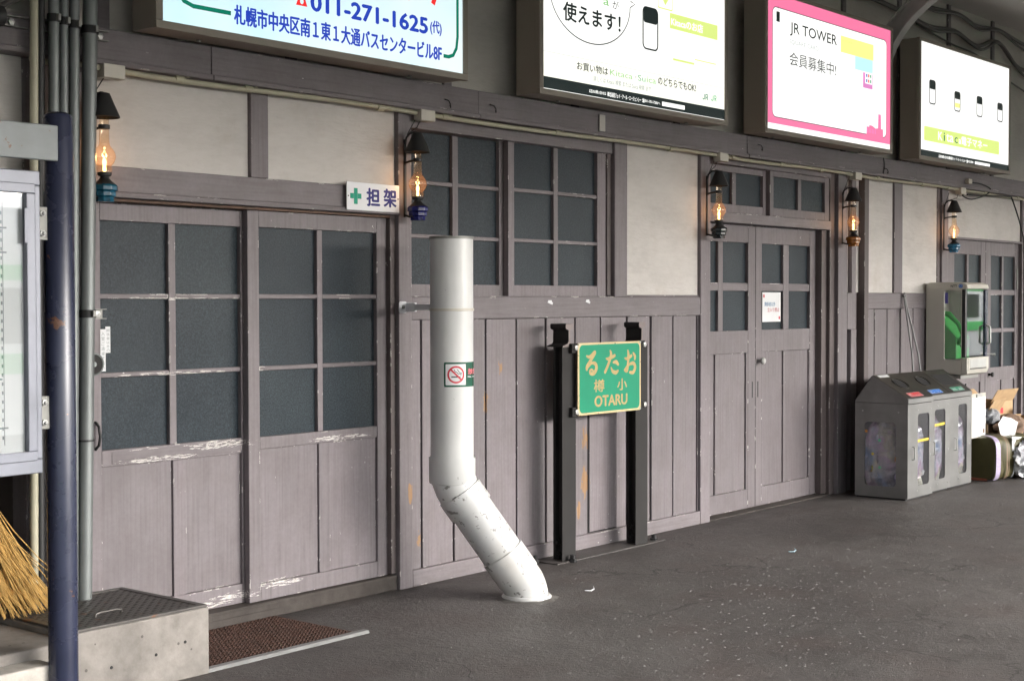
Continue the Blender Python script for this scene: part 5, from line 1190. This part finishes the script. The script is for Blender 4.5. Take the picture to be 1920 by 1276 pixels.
mb.box(a, b, y-.010, y+.03, c, c+iw); mb.box(a, b, y-.010, y+.03, d-iw, d); mb.box(a, a+iw, y-.0095, y+.03, c+iw, d-iw); mb.box(b-iw, b, y-.0095, y+.03, c+iw, d-iw)
mb.build('door_frame', M['frame_grey'], NC, .003)
MB().box(a+iw, b-iw, y+.006, y+.010, c+iw, d-iw).build('glass', M['pane_clear'], NC)
po = MB().box(a+.02, b-.02, y+.0165, y+.020, c+.02, d-.02).build('poster', M['paper'], NC)
mb = MB()
for k in range(26): zz = c+.08+k*(d-c-.16)/26; mb.box(b-iw-.085, b-iw-.080+.0*k, y+.0155, y+.0164, zz, zz+.012)
for k in range(60): zz = c+.06+k*(d-c-.12)/60; xx = 2.25+random.random()*.35; mb.box(xx, xx+random.uniform(.03, .16), y+.0155, y+.0164, zz, zz+.006)
mb.box(b-iw-.078, b-iw-.076, y+.0154, y+.0164, c+.06, d-.06)
tag(mb.build('printed_rows', M['ink_grey'], po), kind='stuff')
MB().box(b-iw-.012, b-iw+.002, y-.016, y-.0105, 1.70, 1.82).build('latch', M['frame_grey'], NC, .002)
for zz in (1.772, 1.112):
    bp = MB().box(x1+.001, 2.915, -.757, -.750, zz-.058, zz+.058).build('fixing_plate', M['zinc'], NC, .002)
    for q in (-.035, .035):
        e = MB().lathe([(.011, 0), (.011, .010), (.007, .011), (.006, .020), (0, .022)], (0, 0, 0), 10).build('bolt', M['chrome'], bp, org=(0, 0, 0)); e.rotation_euler = (R(90), 0, 0); e.location = Vector((2.882, -.757, zz+q))-wloc(bp)
HP = bx('header_plate', M['plate_grey'], None, 2.0, 2.905, -.828, -.806, 1.985, 2.108, .004); tag(HP, 'plain grey metal header plate above the notice case', 'plate')

# ---- concrete box with a checker plate lid, concrete block, broom
CX = thing('concrete_box', 'rough concrete box with a checker plate lid beside the brown mat', 'concrete box', (3.43, -.30, 0))
mb = MB().box(3.10, 3.730, -.592, -.012, 0, .270); mb.build('body', M['concrete'], CX, .006)
rim = MB(); rim.box(3.10, 3.724, -.588, -.560, .2705, .281); rim.box(3.10, 3.724, -.040, -.016, .2705, .281); rim.box(3.694, 3.724, -.5595, -.0405, .2705, .281); rim.box(3.10, 3.125, -.5595, -.0405, .2705, .281)
rim.build('rim', M['tread'], CX, .002)
ld = MB().box(3.128, 3.692, -.557, -.043, .2705, .278).build('lid', M['tread'], CX, .001)
mb = MB()
for i in range(26):
    for j in range(24):
        cx, cy = 3.14+i*.0215, -.548+j*.0215; s = 1 if (i+j) % 2 else -1; ca, sa = math.cos(R(45*s))*.011, math.sin(R(45*s))*.011; nx, ny = -sa*.22, ca*.22
        mb.add([(cx-ca, cy-sa, .2785), (cx-nx, cy-ny, .2785), (cx+ca, cy+sa, .2785), (cx+nx, cy+ny, .2785), (cx, cy, .2812)], [(0, 1, 4), (1, 2, 4), (2, 3, 4), (3, 0, 4)])
tag(mb.build('tread_lugs', M['tread'], ld), kind='stuff')
for cx, cy in ((3.36, -.44), (3.30, -.11)):
    MB().tube([(cx-.06, cy, .279), (cx-.058, cy, .290), (cx-.04, cy, .294), (cx+.04, cy, .294), (cx+.058, cy, .290), (cx+.06, cy, .279)], .005, 8).build('lift_handle', M['tread'], ld, smooth=True)
for x, z in ((3.265, .115), (3.61, .150), (3.47, .125)):
    q = MB().lathe([(.0065, 0), (.006, .0015), (0, .0018)], (0, 0, 0), 10).build('tie_hole', M['dark_inside'], CX, org=(0, 0, 0)); q.rotation_euler = (R(90), 0, 0); q.location = Vector((x, -.5925, z))-wloc(CX)
tag(bx('concrete_block', M['concrete'], None, 2.50, 3.096, -.60, -.012, 0, .248, .012), 'lower rough concrete block left of the blue pole', 'concrete block')
tag(bx('pale_block', M['concrete_pale'], None, 2.30, 2.94, -.73, -.615, 0, .215, .008), 'pale concrete slab edge at the bottom left corner', 'concrete block')
BR = thing('straw_broom', 'straw broom standing on the checker plate behind the notice case', 'broom', (3.12, -.14, .28))
rnd = random.Random(11); top = Vector((2.93, -.20, .80)); mb = MB()
for k in range(330):
    a = rnd.uniform(0, 2*math.pi); rr = rnd.random()**.5; e = Vector((3.14+.20*rr*math.cos(a)+rnd.uniform(-.02, .02), -.15+.10*rr*math.sin(a), .284+.03*rnd.random()*(1-rr)))
    if rnd.random() < .2: e.z += rnd.uniform(0, .12)
    t0 = top+Vector((.03*rr*math.cos(a), .03*rr*math.sin(a), rnd.uniform(-.02, .02))); mid = (t0*.55+e*.45)+Vector((rnd.uniform(-.018, .018)-.026, rnd.uniform(-.012, .012), -.01)); m2 = (t0*.2+e*.8)+Vector((rnd.uniform(-.02, .02)-.022, 0, -.005+rnd.uniform(0, .02)))
    mb.tube([t0, mid, m2, e], [.0026, .0024, .0018, .0010], 4, False)
tag(mb.build('bristles', M['straw'], BR), kind='stuff')
MB().tube([(2.94, -.20, .76), (2.92, -.20, .9), (2.83, -.18, 1.40)], [.03, .022, .016], 10).build('handle', M['bamboo'], BR, smooth=True)
for z, dx in ((.79, .0), (.84, -.008)): MB().lathe([(.036, -.006), (.037, 0), (.036, .006)], (2.933+dx, -.20, z), 16, False).build('binding', M['blackiron'], BR, smooth=True)

# ---- brown rubber mat with an aluminium edge
DM = thing('doormat', 'brown ribbed rubber mat with an aluminium front edge before the sliding door', 'doormat', (4.2, -.28, 0))
MB().box(3.733, 4.60, -.548, .008, .001, .006).build('base', M['mat'], DM)
MB().prism([(-.585, .001), (-.549, .001), (-.549, .016), (-.575, .014)][::-1], 'x', 3.733, 4.645).build('edge_strip', M['alu'], DM, .001)
mb = MB(); ncol, nrow = 38, 29
for i in range(ncol):
    for j in range(nrow):
        cx = 3.748+i*.0224+(j % 2)*.003; cy = -.542+j*.0189
        if cx > 4.595: continue
        rng = [(-.0078, 0), (-.0056, .005), (0, .007), (.0056, .005), (.0078, 0)]; vs = []
        for dy_, dz in rng:
            for s in (-1, 1): vs.append((cx+s*.0046+dy_*.35, cy+dy_, .006+dz)); vs.append((cx+s*.0025+dy_*.35, cy+dy_*.8, .006+dz*.62))
        fs = []
        for q in range(4): fs += [(4*q, 4*q+2, 4*q+6, 4*q+4), (4*q, 4*q+4, 4*q+5, 4*q+1), (4*q+2, 4*q+3, 4*q+7, 4*q+6)]
        mb.add(vs, fs)
tag(mb.build('rubber_loops', M['mat'], DM), kind='stuff')

# ---- pale chips of aggregate standing out of the worn floor, litter
rnd = random.Random(21); mb = MB()
def chip(x, y, s):
    n = 5; a0 = rnd.random()*6.3; el = rnd.uniform(1.0, 2.4); an = rnd.uniform(-.5, .5); vs = []
    for k in range(n):
        a = a0+2*math.pi*k/n; r = s*rnd.uniform(.6, 1.1); u, v = r*el*math.cos(a), r*math.sin(a); vs.append((x+u*math.cos(an)-v*math.sin(an), y+u*math.sin(an)+v*math.cos(an), .0006))
    vs.append((x, y, s*.32+.0008)); mb.add(vs, [(k, (k+1) % n, n) for k in range(n)])
for cx, cy, sx, sy, cnt, sc in ((6.3, -1.75, .65, .42, 330, 1), (6.9, -1.35, .45, .22, 150, 1), (6.05, -.42, .40, .13, 200, .8), (7.6, -1.55, .5, .35, 170, 1), (5.6, -2.0, .6, .45, 230, .9), (8.2, -2.1, 1.2, .5, 160, 1), (7.0, -2.3, 1.2, .45, 220, 1), (5.2, -1.3, .7, .4, 90, .7), (9.5, -1.7, 1.5, .6, 70, .9)):
    for k in range(cnt): chip(rnd.gauss(cx, sx), rnd.gauss(cy, sy), abs(rnd.gauss(.0036, .0022))*sc+.0012)
for k in range(260): chip(rnd.uniform(4.2, 11), rnd.uniform(-3.2, -.2), rnd.uniform(.001, .0028))
tag(mb.build('stone_chips', M['stone']), kind='stuff')
for k, (x, y, lab) in enumerate(((6.05, -.78, 'curled pale shred of litter on the floor by the white pipe'), (7.75, -1.02, 'small pale blue shred of litter on the bare floor'))):
    mb = MB(); pts = [(x-.035, y+.01, .006), (x-.01, y-.012, .004), (x+.02, y-.008, .008), (x+.045, y+.014, .016)]
    mb.tube(pts, [.002, .004, .004, .002], 5); tag(mb.build('litter_shred', WR['white'] if k == 0 else plain('pale_blue_plastic', (.35, .48, .55), .4)), lab, 'litter')

# ---- the train at the far track (seen in reflections)
TR = thing('train', 'white commuter train with green stripes standing on the far track', 'train', (20, -15.2, -1.1))
prof = [(-13.6, -.25), (-13.55, 1.6), (-13.62, 2.35), (-13.8, 2.75), (-14.3, 2.95), (-16.1, 2.95), (-16.6, 2.75), (-16.85, 1.6), (-16.8, -.25)]
MB().prism(prof, 'x', -40, 75).build('body', M['train_white'], TR)
for z0, z1 in ((.55, .82), (1.78, 1.98)): MB().box(-40, 75, -13.555, -13.53, z0, z1).build('stripe', M['train_green'], TR)
for k in range(38):
    x = -38+k*3.0; MB().box(x, x+1.9, -13.554, -13.54, .95, 1.68).build('window', M['train_glass'], TR)
MB().box(-40, 75, -16.4, -14.0, -1.0, -.26).build('underframe', M['blackiron'], TR)
